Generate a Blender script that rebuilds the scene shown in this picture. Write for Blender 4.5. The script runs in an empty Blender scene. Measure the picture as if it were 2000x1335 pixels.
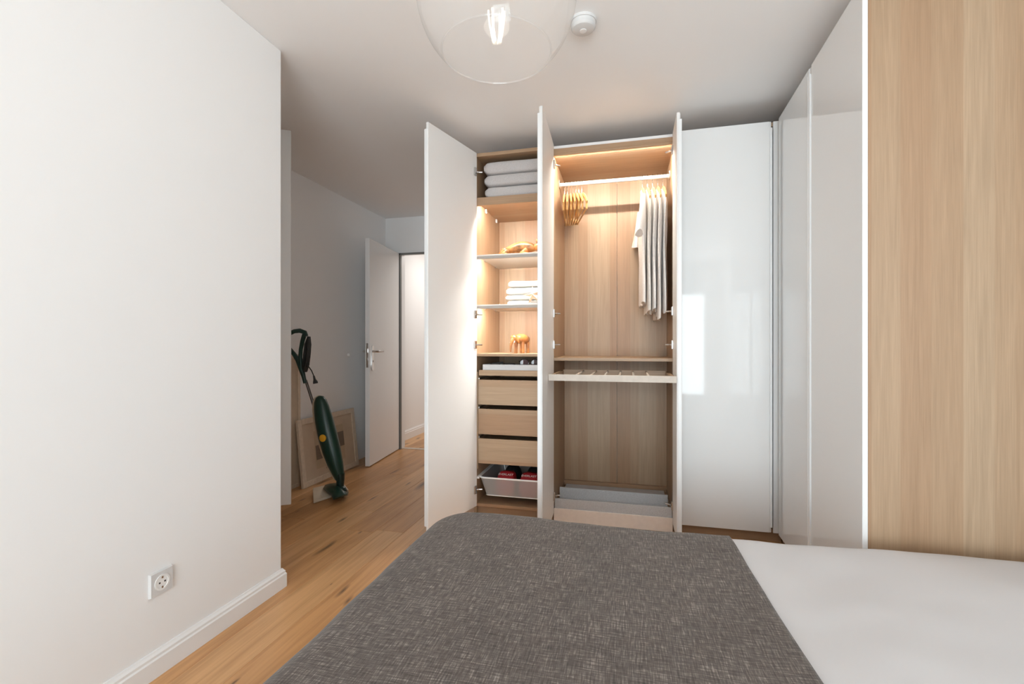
import bpy, bmesh, math, random
from mathutils import Vector, Matrix, noise

random.seed(7)
sc = bpy.context.scene
col = sc.collection
R = math.radians

# ------------------------------------------------------------------ camera
F, CX, CY, H = 910.0, 1000.0, 672.0, 1.11
YAW = math.atan(228.0 / F)
cam_d = bpy.data.cameras.new('camera')
cam = bpy.data.objects.new('camera', cam_d); col.objects.link(cam)
cam_d.sensor_width = 36.0
cam_d.lens = F * 36.0 / 2000.0
cam_d.shift_y = (CY - 667.5) / 2000.0
cam_d.clip_start = 0.02
cam.location = (0, 0, H)
cam.rotation_euler = (R(90), 0, YAW)
sc.camera = cam

# ------------------------------------------------------------------ world, light, exposure
sc.view_settings.view_transform = 'Standard'
sc.view_settings.look = 'None'
sc.view_settings.gamma = 1.0
sc.view_settings.use_curve_mapping = False
sc.view_settings.exposure = 0.46
try:
    sc.cycles.use_denoising = True
    sc.cycles.max_bounces = 10
    sc.cycles.diffuse_bounces = 8
    sc.cycles.glossy_bounces = 4
    sc.cycles.transparent_max_bounces = 10
    sc.cycles.sample_clamp_indirect = 6.0
except Exception:
    pass
world = bpy.data.worlds.new('world'); sc.world = world
world.use_nodes = True
world.node_tree.nodes['Background'].inputs[0].default_value = (0.80, 0.90, 1.0, 1)
world.node_tree.nodes['Background'].inputs[1].default_value = 1.2

def area_light(name, loc, rot, sx, sy, power, color=(1, 1, 1)):
    d = bpy.data.lights.new(name, 'AREA'); d.shape = 'RECTANGLE'
    d.size, d.size_y, d.energy, d.color = sx, sy, power, color
    o = bpy.data.objects.new(name, d); col.objects.link(o)
    o.location = loc; o.rotation_euler = rot
    return o
# daylight through the window behind the camera (its reflection shows in the closed wardrobe door)
WY = -2.40
area_light('window_back_offscreen', (0.22, WY - 0.62, 0.95), (R(105), 0, 0), 2.5, 2.2, 180, (0.845, 0.93, 1.0))
# the hall seen through the open door is brightly lit from around its corner
area_light('hall_light_offscreen', (-1.75, 5.5, 2.38), (0, 0, 0), 0.5, 0.9, 11.5, (1.0, 0.96, 0.91))

# ------------------------------------------------------------------ measuring helpers (camera ray -> place in the room)
_s, _c = math.sin(YAW), math.cos(YAW)
def ray(px, py):
    u, v = (px - CX) / F, (CY - py) / F
    return Vector((-_s + u * _c, _c + u * _s, v))
def at_y(px, py, Y):
    d = ray(px, py); return Vector((0, 0, H)) + d * (Y / d.y)
def at_x(px, py, X):
    d = ray(px, py); return Vector((0, 0, H)) + d * (X / d.x)
def at_z(px, py, Z):
    d = ray(px, py); return Vector((0, 0, H)) + d * ((Z - H) / d.z)

# ------------------------------------------------------------------ mesh helpers
class MB:
    def __init__(self):
        self.bm = bmesh.new()
        self.uv = None
    def box(self, x0, x1, y0, y1, z0, z1, bev=0.0, seg=1, M=None):
        co = [(x, y, z) for z in (z0, z1) for y in (y0, y1) for x in (x0, x1)]
        return self.hexa(co, bev, seg, M)
    def hexa(self, co, bev=0.0, seg=1, M=None):
        # order: z0: (x0,y0),(x1,y0),(x0,y1),(x1,y1); then z1
        vs = [self.bm.verts.new(M @ Vector(c) if M else c) for c in co]
        fs = [self.bm.faces.new([vs[i] for i in f]) for f in
              ((0, 2, 3, 1), (4, 5, 7, 6), (0, 1, 5, 4), (2, 6, 7, 3), (0, 4, 6, 2), (1, 3, 7, 5))]
        if bev > 0:
            es = list({e for f in fs for e in f.edges})
            bmesh.ops.bevel(self.bm, geom=es, offset=bev, segments=seg, profile=0.5, affect='EDGES')
        return self
    def loft(self, rings, closed=True, cap=True):
        vr = [[self.bm.verts.new(p) for p in r] for r in rings]
        n = len(vr[0])
        for a, b in zip(vr, vr[1:]):
            for i in range(n if closed else n - 1):
                j = (i + 1) % n
                try: self.bm.faces.new((a[i], a[j], b[j], b[i]))
                except ValueError: pass
        if cap and closed:
            self.bm.faces.new(list(reversed(vr[0]))); self.bm.faces.new(vr[-1])
        return self
    def tube(self, pts, rad, seg=10, cap=True, flat=None, closed=False):
        """sweep a circle (or ellipse: flat=(axis vector, ratio)) along points"""
        pts = [Vector(p) for p in pts]
        if not isinstance(rad, (list, tuple)): rad = [rad] * len(pts)
        rings = []
        up = None
        N = len(pts)
        for i, p in enumerate(pts):
            if closed: t = (pts[(i + 1) % N] - pts[i - 1]).normalized()
            else: t = (pts[min(i + 1, N - 1)] - pts[max(i - 1, 0)]).normalized()
            if up is None:
                up = Vector((0, 0, 1)) if abs(t.z) < 0.9 else Vector((0, 1, 0))
                if flat: up = Vector(flat[0])
            if flat: up = Vector(flat[0])
            side = t.cross(up).normalized(); up = side.cross(t).normalized()
            k = flat[1] if flat else 1.0
            rings.append([p + side * (rad[i] * math.cos(a)) + up * (rad[i] * k * math.sin(a))
                          for a in [2 * math.pi * q / seg for q in range(seg)]])
        if closed: rings.append(rings[0]); 
        return self.loft(rings, True, cap and not closed)
    def lathe(self, prof, c=(0, 0, 0), seg=32, cap=False):
        c = Vector(c)
        rings = [[c + Vector((r * math.cos(2 * math.pi * q / seg), r * math.sin(2 * math.pi * q / seg), z))
                  for q in range(seg)] for r, z in prof]
        return self.loft(rings, True, cap)
    def blob(self, c, rad, seg=14, rings=9, M=None, jit=0.0, seed=0):
        c = Vector(c)
        rr = []
        for i in range(rings + 1):
            th = math.pi * (0.02 + 0.96 * i / rings)
            ring = []
            for q in range(seg):
                a = 2 * math.pi * q / seg
                v = Vector((math.sin(th) * math.cos(a), math.sin(th) * math.sin(a), -math.cos(th)))
                k = 1.0 + jit * noise.noise(v * 2.2 + Vector((seed, 0, 0)))
                v = Vector((v.x * rad[0], v.y * rad[1], v.z * rad[2])) * k
                if M: v = M @ v
                ring.append(c + v)
            rr.append(ring)
        return self.loft(rr, True, True)
    def prism(self, poly, off):
        """extrude a planar polygon (list of Vectors) by the vector off"""
        off = Vector(off)
        a = [self.bm.verts.new(p) for p in poly]
        b = [self.bm.verts.new(Vector(p) + off) for p in poly]
        n = len(poly)
        self.bm.faces.new(list(reversed(a))); self.bm.faces.new(b)
        for i in range(n):
            j = (i + 1) % n
            self.bm.faces.new((a[i], a[j], b[j], b[i]))
        return self

def root_loc(o):
    while o.parent: o = o.parent
    return o

def finish(name, mb, mat, parent=None, smooth=False, origin=None, angle=35):
    bm = mb.bm
    bmesh.ops.recalc_face_normals(bm, faces=bm.faces)
    me = bpy.data.meshes.new(name)
    if parent is not None:
        rt = root_loc(parent)
        off = Vector(rt['_o']) if '_o' in rt else Vector(rt.location)
    elif origin is None:
        xs = [v.co for v in bm.verts]
        off = Vector(((min(v.x for v in xs) + max(v.x for v in xs)) / 2,
                      (min(v.y for v in xs) + max(v.y for v in xs)) / 2, min(v.z for v in xs)))
    else:
        off = Vector(origin)
    bmesh.ops.translate(bm, verts=bm.verts, vec=-off)
    bm.to_mesh(me); bm.free()
    if smooth:
        me.polygons.foreach_set('use_smooth', [True] * len(me.polygons))
        try: me.set_sharp_from_angle(angle=R(angle))
        except Exception: pass
    o = bpy.data.objects.new(name, me); col.objects.link(o)
    if mat is not None: me.materials.append(mat)
    if parent is not None: o.parent = parent
    else: o.location = off
    return o

def thing(name, label, cat, loc, group=None):
    o = bpy.data.objects.new(name, None); col.objects.link(o)
    o.empty_display_size = 0.05
    o.location = loc
    o['label'] = label; o['category'] = cat
    if group: o['group'] = group
    return o

def tag(o, label, cat, group=None, kind=None):
    o['label'] = label; o['category'] = cat
    if group: o['group'] = group
    if kind: o['kind'] = kind
    return o

def struct(name, mb, mat, parent=None, smooth=False):
    o = finish(name, mb, mat, parent, smooth)
    if parent is None: o['kind'] = 'structure'
    return o

def box(name, mat, parent, x0, x1, y0, y1, z0, z1, bev=0.0, seg=1):
    return finish(name, MB().box(x0, x1, y0, y1, z0, z1, bev, seg), mat, parent)

# ------------------------------------------------------------------ materials
def new_mat(name):
    m = bpy.data.materials.new(name); m.use_nodes = True
    nt = m.node_tree
    b = nt.nodes['Principled BSDF']
    return m, nt, b
def N(nt, t, **kw):
    n = nt.nodes.new(t)
    for k, v in kw.items(): setattr(n, k, v)
    return n
def L(nt, a, b): nt.links.new(a, b)
def ramp(nt, stops, interp='LINEAR'):
    r = N(nt, 'ShaderNodeValToRGB'); r.color_ramp.interpolation = interp
    e = r.color_ramp.elements
    while len(e) < len(stops): e.new(0.5)
    for q, (p, c) in zip(e, stops):
        q.position = p; q.color = (*c, 1)
    return r
def math_n(nt, op, a=None, b=None):
    n = N(nt, 'ShaderNodeMath', operation=op)
    for i, v in enumerate((a, b)):
        if v is None: continue
        if isinstance(v, (int, float)): n.inputs[i].default_value = v
        else: L(nt, v, n.inputs[i])
    return n.outputs[0]
def plain(name, c, rough=0.5, metal=0.0, coat=0.0, bump=0.0, bscale=60, vary=0.0, spec=0.5):
    m, nt, b = new_mat(name)
    b.inputs['Base Color'].default_value = (*c, 1)
    b.inputs['Roughness'].default_value = rough
    b.inputs['Metallic'].default_value = metal
    b.inputs['Coat Weight'].default_value = coat
    b.inputs['Coat Roughness'].default_value = 0.03
    b.inputs['Specular IOR Level'].default_value = spec
    tc = N(nt, 'ShaderNodeTexCoord')
    nz = N(nt, 'ShaderNodeTexNoise'); nz.inputs['Scale'].default_value = bscale; nz.inputs['Detail'].default_value = 4
    L(nt, tc.outputs['Object'], nz.inputs['Vector'])
    if vary > 0:
        r = ramp(nt, [(0.3, tuple(x * (1 - vary) for x in c)), (0.7, tuple(min(1, x * (1 + vary)) for x in c))])
        L(nt, nz.outputs['Fac'], r.inputs['Fac']); L(nt, r.outputs['Color'], b.inputs['Base Color'])
    if bump > 0:
        bp = N(nt, 'ShaderNodeBump'); bp.inputs['Strength'].default_value = bump; bp.inputs['Distance'].default_value = 0.002
        L(nt, nz.outputs['Fac'], bp.inputs['Height']); L(nt, bp.outputs['Normal'], b.inputs['Normal'])
    return m
def emit(name, c, strength):
    m, nt, b = new_mat(name)
    b.inputs['Base Color'].default_value = (*c, 1)
    b.inputs['Emission Color'].default_value = (*c, 1)
    b.inputs['Emission Strength'].default_value = strength
    return m

def oak(name, grain, tints, band=0.085, rough=0.45):
    """laminated oak: broad bands of slightly different tint with fine grain along `grain` (X, Y or Z)"""
    m, nt, b = new_mat(name)
    tc = N(nt, 'ShaderNodeTexCoord')
    sp = N(nt, 'ShaderNodeSeparateXYZ'); L(nt, tc.outputs['Object'], sp.inputs[0])
    o = {'X': ('Y', 'Z'), 'Y': ('X', 'Z'), 'Z': ('X', 'Y')}[grain]
    cross = math_n(nt, 'ADD', sp.outputs[o[0]], sp.outputs[o[1]])
    lng = sp.outputs[grain]
    # irregular band widths
    wob = N(nt, 'ShaderNodeTexNoise', noise_dimensions='1D'); wob.inputs['Scale'].default_value = 6; wob.inputs['Detail'].default_value = 0
    L(nt, cross, wob.inputs['W'])
    bandv = math_n(nt, 'ADD', math_n(nt, 'DIVIDE', cross, band), math_n(nt, 'MULTIPLY', wob.outputs['Fac'], 1.6))
    wn = N(nt, 'ShaderNodeTexWhiteNoise', noise_dimensions='1D')
    L(nt, math_n(nt, 'FLOOR', bandv), wn.inputs['W'])
    r = ramp(nt, [(0.0, tints[0]), (0.5, tints[1]), (1.0, tints[2])])
    L(nt, wn.outputs['Value'], r.inputs['Fac'])
    # fine grain
    cb = N(nt, 'ShaderNodeCombineXYZ')
    L(nt, math_n(nt, 'MULTIPLY', cross, 320.0), cb.inputs[0])
    L(nt, math_n(nt, 'MULTIPLY', lng, 5.0), cb.inputs[1])
    gn = N(nt, 'ShaderNodeTexNoise'); gn.inputs['Scale'].default_value = 1.0; gn.inputs['Detail'].default_value = 5; gn.inputs['Roughness'].default_value = 0.6
    L(nt, cb.outputs[0], gn.inputs['Vector'])
    cb2 = N(nt, 'ShaderNodeCombineXYZ')
    L(nt, math_n(nt, 'MULTIPLY', cross, 45.0), cb2.inputs[0]); L(nt, math_n(nt, 'MULTIPLY', lng, 1.6), cb2.inputs[1])
    g2 = N(nt, 'ShaderNodeTexNoise'); g2.inputs['Scale'].default_value = 1.0; g2.inputs['Detail'].default_value = 3; g2.inputs['Distortion'].default_value = 1.2
    L(nt, cb2.outputs[0], g2.inputs['Vector'])
    k = math_n(nt, 'ADD', math_n(nt, 'MULTIPLY', gn.outputs['Fac'], 0.6), math_n(nt, 'MULTIPLY', g2.outputs['Fac'], 0.5))
    gr = ramp(nt, [(0.35, (0.80, 0.78, 0.75)), (0.72, (1.06, 1.06, 1.06))]); L(nt, k, gr.inputs['Fac'])
    mx = N(nt, 'ShaderNodeMix', data_type='RGBA', blend_type='MULTIPLY'); mx.inputs['Factor'].default_value = 1.0
    L(nt, r.outputs['Color'], mx.inputs['A']); L(nt, gr.outputs['Color'], mx.inputs['B'])
    L(nt, mx.outputs['Result'], b.inputs['Base Color'])
    b.inputs['Roughness'].default_value = rough
    bp = N(nt, 'ShaderNodeBump'); bp.inputs['Strength'].default_value = 0.15; bp.inputs['Distance'].default_value = 0.0006
    L(nt, gn.outputs['Fac'], bp.inputs['Height']); L(nt, bp.outputs['Normal'], b.inputs['Normal'])
    return m

OAK_T = [(0.365, 0.225, 0.132), (0.394, 0.263, 0.162), (0.425, 0.305, 0.200)]
M_oak_v = oak('oak_vertical', 'Z', OAK_T)
M_oak_h = oak('oak_horizontal', 'X', OAK_T)
M_oak_y = oak('oak_depthwise', 'Y', OAK_T)
M_wall = plain('white_plaster', (0.85, 0.85, 0.85), 0.9, bump=0.05, bscale=180)
M_ceil = plain('ceiling_paint', (0.88, 0.88, 0.88), 0.95, bump=0.04, bscale=150)
M_trim = plain('white_trim_lacquer', (0.83, 0.83, 0.83), 0.35)
M_gloss = plain('white_gloss_glass', (0.79, 0.79, 0.785), 0.05, spec=0.35)
M_board = plain('white_door_board', (0.80, 0.795, 0.785), 0.4)
M_edge = plain('white_edge_profile', (0.82, 0.83, 0.835), 0.3)
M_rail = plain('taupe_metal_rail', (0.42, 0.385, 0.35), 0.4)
M_plate = plain('grey_white_plastic', (0.66, 0.66, 0.66), 0.4)
M_tube = plain('dark_metal_tube', (0.10, 0.085, 0.075), 0.3, 0.8)
M_doorw = plain('white_door_lacquer', (0.82, 0.82, 0.82), 0.18)
M_steel = plain('brushed_steel', (0.62, 0.61, 0.60), 0.25, 1.0)
M_chrome = plain('chrome', (0.8, 0.8, 0.8), 0.12, 1.0)
M_subfloor = plain('subfloor_screed', (0.30, 0.28, 0.26), 0.9)
M_seal = plain('grey_door_seal', (0.17, 0.17, 0.16), 0.6)
M_towel = plain('grey_towel_pile', (0.53, 0.505, 0.50), 0.95, bump=0.9, bscale=260, vary=0.12)
M_white_cloth = plain('white_cotton', (0.78, 0.765, 0.735), 0.9, bump=0.3, bscale=300, vary=0.04)
M_felt = plain('grey_felt', (0.52, 0.52, 0.53), 0.95, bump=0.5, bscale=350, vary=0.16)
M_felt_l = plain('light_grey_felt', (0.60, 0.60, 0.61), 0.95, bump=0.4, bscale=350, vary=0.06)
M_pale = plain('pale_ash_board', (0.62, 0.55, 0.48), 0.6, vary=0.05, bscale=30)
M_tray = plain('pale_tray_front', (0.80, 0.73, 0.67), 0.6, vary=0.03, bscale=40)
M_plastic = plain('white_plastic', (0.82, 0.82, 0.81), 0.35)
M_hole = plain('socket_dark', (0.05, 0.05, 0.05), 0.5)
M_fig = plain('polished_olive_wood', (0.34, 0.135, 0.04), 0.3, vary=0.5, bscale=22)
M_hang = plain('hanger_beech', (0.62, 0.36, 0.13), 0.35, vary=0.12, bscale=30)
M_lens = plain('dark_sunglass_lens', (0.055, 0.025, 0.032), 0.08)
M_frame_d = plain('dark_acetate', (0.03, 0.018, 0.016), 0.2)
M_red = plain('red_vinyl', (0.30, 0.012, 0.018), 0.4)
M_black = plain('black_padding', (0.012, 0.013, 0.012), 0.55)
M_green = plain('dark_green_plastic', (0.005, 0.034, 0.022), 0.34)
M_green2 = plain('black_green_plastic', (0.006, 0.022, 0.017), 0.3)
M_cream = plain('cream_plastic', (0.62, 0.52, 0.40), 0.5, vary=0.05, bscale=20)
M_yellow = plain('yellow_badge', (0.72, 0.36, 0.02), 0.4)
M_cord = plain('black_cord', (0.02, 0.022, 0.022), 0.5)
M_pframe = plain('pale_wood_frame', (0.66, 0.55, 0.43), 0.5, vary=0.08, bscale=40)
M_mat = plain('cream_mat_board', (0.58, 0.47, 0.355), 0.85, vary=0.05, bscale=12)
M_print1 = plain('grey_brown_print', (0.20, 0.16, 0.125), 0.85, vary=0.15, bscale=200)
M_print2 = plain('dark_print', (0.10, 0.065, 0.05), 0.85)
M_print3 = plain('ochre_print_ground', (0.50, 0.40, 0.28), 0.85, vary=0.04, bscale=15)
M_duvet = plain('white_duvet_cotton', (0.60, 0.59, 0.595), 0.92, bump=0.25, bscale=9)
M_matt = plain('mattress_ticking', (0.75, 0.74, 0.72), 0.9)
M_bedbase = plain('grey_bed_base', (0.22, 0.21, 0.20), 0.9)
M_led = emit('shelf_led', (1.0, 0.96, 0.89), 250)
M_led2 = emit('rail_led', (1.0, 0.93, 0.82), 280)
M_bulb = emit('warm_bulb', (1.0, 0.90, 0.74), 40)

# linen of the hanging shirts
def linen(name, c):
    return plain(name, c, 0.95, bump=0.5, bscale=90, vary=0.05)

# thin clear glass: transparent film with fresnel reflection, the same for every ray
def thin_glass(name, tint, refl=1.0, haze=0.0):
    m = bpy.data.materials.new(name); m.use_nodes = True
    nt = m.node_tree; nt.nodes.clear()
    out = N(nt, 'ShaderNodeOutputMaterial')
    tr = N(nt, 'ShaderNodeBsdfTransparent'); tr.inputs[0].default_value = (*tint, 1)
    gl = N(nt, 'ShaderNodeBsdfGlossy'); gl.inputs['Roughness'].default_value = 0.02
    lw = N(nt, 'ShaderNodeLayerWeight'); lw.inputs['Blend'].default_value = 0.5
    mx = N(nt, 'ShaderNodeMixShader')
    fr_ = math_n(nt, 'ADD', math_n(nt, 'MULTIPLY', math_n(nt, 'POWER', lw.outputs['Facing'], 5.0), 0.9), 0.045)
    L(nt, math_n(nt, 'MULTIPLY', fr_, refl), mx.inputs[0])
    L(nt, tr.outputs[0], mx.inputs[1]); L(nt, gl.outputs[0], mx.inputs[2])
    last = mx.outputs[0]
    if haze > 0:
        df = N(nt, 'ShaderNodeBsdfDiffuse'); df.inputs[0].default_value = (0.9, 0.9, 0.9, 1)
        m2 = N(nt, 'ShaderNodeMixShader'); m2.inputs[0].default_value = haze
        L(nt, last, m2.inputs[1]); L(nt, df.outputs[0], m2.inputs[2]); last = m2.outputs[0]
    L(nt, last, out.inputs['Surface'])
    return m
M_globe = thin_glass('clear_lamp_glass', (0.995, 0.995, 0.995), 0.7, 0.05)
M_pane = thin_glass('window_glass', (0.97, 0.98, 0.97), 1.0)
M_shelfglass = plain('frosted_glass_shelf', (0.80, 0.76, 0.70), 0.35)
M_basket = thin_glass('frosted_basket_plastic', (0.74, 0.74, 0.75), 0.6, 0.30)

# woven throw: slubby light and dark yarns in both directions, laid out in cloth (UV) space
def throw_material():
    m, nt, b = new_mat('brown_grey_weave')
    tc = N(nt, 'ShaderNodeTexCoord')
    def yarn(sx, sy, seed):
        mp = N(nt, 'ShaderNodeMapping'); mp.inputs['Scale'].default_value = (sx, sy, 1); mp.inputs['Location'].default_value = (seed, seed * 2.3, 0)
        L(nt, tc.outputs['UV'], mp.inputs[0])
        n = N(nt, 'ShaderNodeTexNoise'); n.inputs['Scale'].default_value = 1; n.inputs['Detail'].default_value = 2.5; n.inputs['Roughness'].default_value = 0.65
        L(nt, mp.outputs[0], n.inputs['Vector']); return n.outputs['Fac']
    a = yarn(300, 24, 1.0); c = yarn(22, 270, 5.0); d = yarn(5, 5, 9.0)
    s = math_n(nt, 'ADD', math_n(nt, 'MULTIPLY', a, 0.55), math_n(nt, 'MULTIPLY', c, 0.55))
    s = math_n(nt, 'ADD', s, math_n(nt, 'MULTIPLY', math_n(nt, 'SUBTRACT', d, 0.5), 0.10))
    r = ramp(nt, [(0.36, (0.030, 0.022, 0.018)), (0.50, (0.074, 0.058, 0.049)), (0.60, (0.122, 0.099, 0.085)), (0.74, (0.33, 0.285, 0.255))])
    L(nt, s, r.inputs['Fac']); L(nt, r.outputs['Color'], b.inputs['Base Color'])
    b.inputs['Roughness'].default_value = 0.95
    b.inputs['Sheen Weight'].default_value = 0.15
    bp = N(nt, 'ShaderNodeBump'); bp.inputs['Strength'].default_value = 0.7; bp.inputs['Distance'].default_value = 0.002
    L(nt, s, bp.inputs['Height']); L(nt, bp.outputs['Normal'], b.inputs['Normal'])
    return m
M_throw = throw_material()

def plank_material():
    m, nt, b = new_mat('rustic_oak_plank')
    tc = N(nt, 'ShaderNodeTexCoord'); oi = N(nt, 'ShaderNodeObjectInfo')
    off = N(nt, 'ShaderNodeCombineXYZ')
    L(nt, math_n(nt, 'MULTIPLY', oi.outputs['Random'], 37.0), off.inputs[0])
    L(nt, math_n(nt, 'MULTIPLY', oi.outputs['Random'], 91.0), off.inputs[1])
    ad = N(nt, 'ShaderNodeVectorMath', operation='ADD'); L(nt, tc.outputs['Object'], ad.inputs[0]); L(nt, off.outputs[0], ad.inputs[1])
    def nz(scale, detail=4, dist=0.0):
        mp = N(nt, 'ShaderNodeMapping'); mp.inputs['Scale'].default_value = scale; L(nt, ad.outputs[0], mp.inputs[0])
        n = N(nt, 'ShaderNodeTexNoise'); n.inputs['Scale'].default_value = 1; n.inputs['Detail'].default_value = detail; n.inputs['Distortion'].default_value = dist
        L(nt, mp.outputs[0], n.inputs['Vector']); return n.outputs['Fac']
    g = nz((70, 2.2, 1), 5, 0.6); w = nz((9, 1.1, 1), 3, 1.0)
    base = ramp(nt, [(0.0, (0.50, 0.252, 0.098)), (0.5, (0.60, 0.325, 0.14)), (1.0, (0.68, 0.40, 0.19))])
    L(nt, oi.outputs['Random'], base.inputs['Fac'])
    k = math_n(nt, 'ADD', math_n(nt, 'MULTIPLY', g, 0.5), math_n(nt, 'MULTIPLY', w, 0.6))
    gr = ramp(nt, [(0.36, (0.72, 0.66, 0.58)), (0.62, (1.0, 1.0, 1.0)), (0.8, (1.15, 1.13, 1.1))]); L(nt, k, gr.inputs['Fac'])
    mx = N(nt, 'ShaderNodeMix', data_type='RGBA', blend_type='MULTIPLY'); mx.inputs['Factor'].default_value = 1.0
    L(nt, base.outputs['Color'], mx.inputs['A']); L(nt, gr.outputs['Color'], mx.inputs['B'])
    # dark filled cracks and knots
    vo = N(nt, 'ShaderNodeTexVoronoi', voronoi_dimensions='2D'); vo.inputs['Scale'].default_value = 1.0
    mp = N(nt, 'ShaderNodeMapping'); mp.inputs['Scale'].default_value = (13, 2.6, 1); L(nt, ad.outputs[0], mp.inputs[0])
    wv = N(nt, 'ShaderNodeVectorMath', operation='ADD'); 
    wn = N(nt, 'ShaderNodeTexNoise'); wn.inputs['Scale'].default_value = 2.5; L(nt, ad.outputs[0], wn.inputs['Vector'])
    L(nt, mp.outputs[0], wv.inputs[0]); L(nt, wn.outputs['Color'], wv.inputs[1]); L(nt, wv.outputs[0], vo.inputs['Vector'])
    sel = N(nt, 'ShaderNodeSeparateColor'); L(nt, vo.outputs['Color'], sel.inputs[0])
    pick = math_n(nt, 'GREATER_THAN', sel.outputs[0], 0.82)
    size = math_n(nt, 'MULTIPLY', math_n(nt, 'POWER', sel.outputs[1], 2.0), 0.34)
    near = ramp(nt, [(0.0, (1, 1, 1)), (1.0, (0, 0, 0))])
    L(nt, math_n(nt, 'DIVIDE', vo.outputs['Distance'], math_n(nt, 'ADD', size, 0.05)), near.inputs['Fac'])
    fac = math_n(nt, 'MULTIPLY', math_n(nt, 'MULTIPLY', near.outputs['Color'], pick), 0.9)
    m2 = N(nt, 'ShaderNodeMix', data_type='RGBA'); m2.inputs['B'].default_value = (0.055, 0.025, 0.012, 1)
    L(nt, fac, m2.inputs['Factor']); L(nt, mx.outputs['Result'], m2.inputs['A'])
    L(nt, m2.outputs['Result'], b.inputs['Base Color'])
    b.inputs['Roughness'].default_value = 0.33
    bp = N(nt, 'ShaderNodeBump'); bp.inputs['Strength'].default_value = 0.12; bp.inputs['Distance'].default_value = 0.001
    L(nt, g, bp.inputs['Height']); L(nt, bp.outputs['Normal'], b.inputs['Normal'])
    return m
M_plank = plank_material()

# ------------------------------------------------------------------ room shell
CEIL = 2.45
XL, XN, XR = -1.54, -2.52, 1.46      # bedroom left wall, niche left wall, right wall
YN, YB, YD = 1.81, 3.47, 4.50        # niche begins, wall behind wardrobe, wall with the door
YH = 7.4                             # end of the hall
XP = -0.985                          # side of the passage next to the wardrobe

floor = struct('floor', MB().box(XN - 0.1, XR + 0.1, WY - 0.15, YH + 0.1, -0.06, -0.012), M_subfloor)
floor['label'] = 'rustic oak plank floor with dark knots'
pw = 0.176
nrow = int((XR - XN) / pw) + 1
for i in range(nrow):
    x0 = XN + i * pw; x1 = min(x0 + pw, XR)
    y = WY - random.uniform(0.2, 1.9)
    while y < YH:
        ln = random.choice((1.9, 2.2, 2.2, 1.5))
        y0, y1 = max(y, WY), min(y + ln, YH)
        y += ln
        if x1 - x0 < 0.02 or y1 - y0 < 0.05: continue
        if x1 < XL - 0.02 and y1 < YN - 0.1: continue
        if x0 > XP + 0.1 and y0 > YB: continue
        finish('plank', MB().box(x0 + 0.0004, x1 - 0.0004, y0 + 0.0004, y1 - 0.0004, -0.012, 0.0, 0.0012), M_plank, floor)

struct('ceiling', MB().box(XN - 0.1, XR + 0.1, WY - 0.15, YH + 0.1, CEIL, CEIL + 0.12), M_ceil)
struct('wall_left', MB().box(XN - 0.1, XL, WY - 0.15, YN, 0, CEIL, 0.006, 2), M_wall)
struct('wall_niche', MB().box(XN - 0.12, XN, YN - 0.02, YH, 0, CEIL), M_wall)
struct('wall_right', MB().box(XR, XR + 0.12, WY - 0.15, YB + 0.1, 0, CEIL), M_wall)
struct('wall_wardrobe', MB().box(XP + 0.004, XR, YB, YB + 0.12, 0, CEIL), M_wall)
struct('wall_passage', MB().box(XP + 0.004, XP + 0.12, YB + 0.12, YH, 0, CEIL), M_wall)
struct('wall_hall_end', MB().box(XN, XP, YH, YH + 0.1, 0, CEIL), M_wall)
# wall with the door: pier beside the hinge, lintel, pier on the far side
DX0, DX1, DH = -2.372, -1.45, 2.085
m = MB().box(XN, DX0 - 0.02, YD, YD + 0.12, 0, CEIL); m.box(DX1 + 0.02, XP + 0.004, YD, YD + 0.12, 0, CEIL)
m.box(DX0 - 0.02, DX1 + 0.02, YD, YD + 0.12, DH + 0.02, CEIL)
struct('wall_door', m, M_wall)
# wall behind the camera, with the window opening
W0, W1, WZ0, WZ1 = -0.82, 1.26, 0.23, 2.26
m = MB().box(XL, W0, WY - 0.15, WY, 0, CEIL); m.box(W1, XR, WY - 0.15, WY, 0, CEIL)
m.box(W0, W1, WY - 0.15, WY, 0, WZ0); m.box(W0, W1, WY - 0.15, WY, WZ1, CEIL)
struct('wall_window', m, M_wall)
m = MB()
for a in ((W0, W0 + 0.06, WZ0, WZ1), (W1 - 0.06, W1, WZ0, WZ1), (W0 + 0.06, W1 - 0.06, WZ0, WZ0 + 0.06), (W0 + 0.06, W1 - 0.06, WZ1 - 0.06, WZ1), (-0.19, -0.13, WZ0 + 0.06, WZ1 - 0.06)):
    m.box(a[0], a[1], WY - 0.10, WY - 0.04, a[2], a[3])
win = struct('window_1', m, M_trim); win['label'] = 'white framed window'
finish('pane', MB().box(W0 + 0.06, -0.19, WY - 0.074, WY - 0.068, WZ0 + 0.06, WZ1 - 0.06), M_pane, win)
finish('pane', MB().box(-0.13, W1 - 0.06, WY - 0.074, WY - 0.068, WZ0 + 0.06, WZ1 - 0.06), M_pane, win)

def skirting(name, path, normal_side, h=0.086, t=0.016):
    """moulded skirting board: profile swept along a polyline on the floor, normal_side = +1/-1 (left/right of travel)"""
    prof = [(0, 0), (t, 0), (t, h * 0.70), (t * 0.75, h * 0.76), (t * 0.75, h * 0.86), (t * 0.4, h * 0.94), (t * 0.25, h), (0, h)]
    rings = []
    pts = [Vector((p[0], p[1], 0)) for p in path]
    for i, p in enumerate(pts):
        ns = []
        for a, b in ((i - 1, i), (i, i + 1)):
            if a < 0 or b >= len(pts): continue
            d = (pts[b] - pts[a]).normalized(); ns.append(Vector((-d.y, d.x, 0)) * normal_side)
        n = sum(ns, Vector()) / len(ns); n = n / max(n.length_squared, 1e-6)
        rings.append([p + n * u + Vector((0, 0, z)) for u, z in prof])
    return struct(name, MB().loft(rings), M_trim)
skirting('baseboard_left', [(XL, WY), (XL, YN), (XL - 0.4, YN)], -1)
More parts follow.
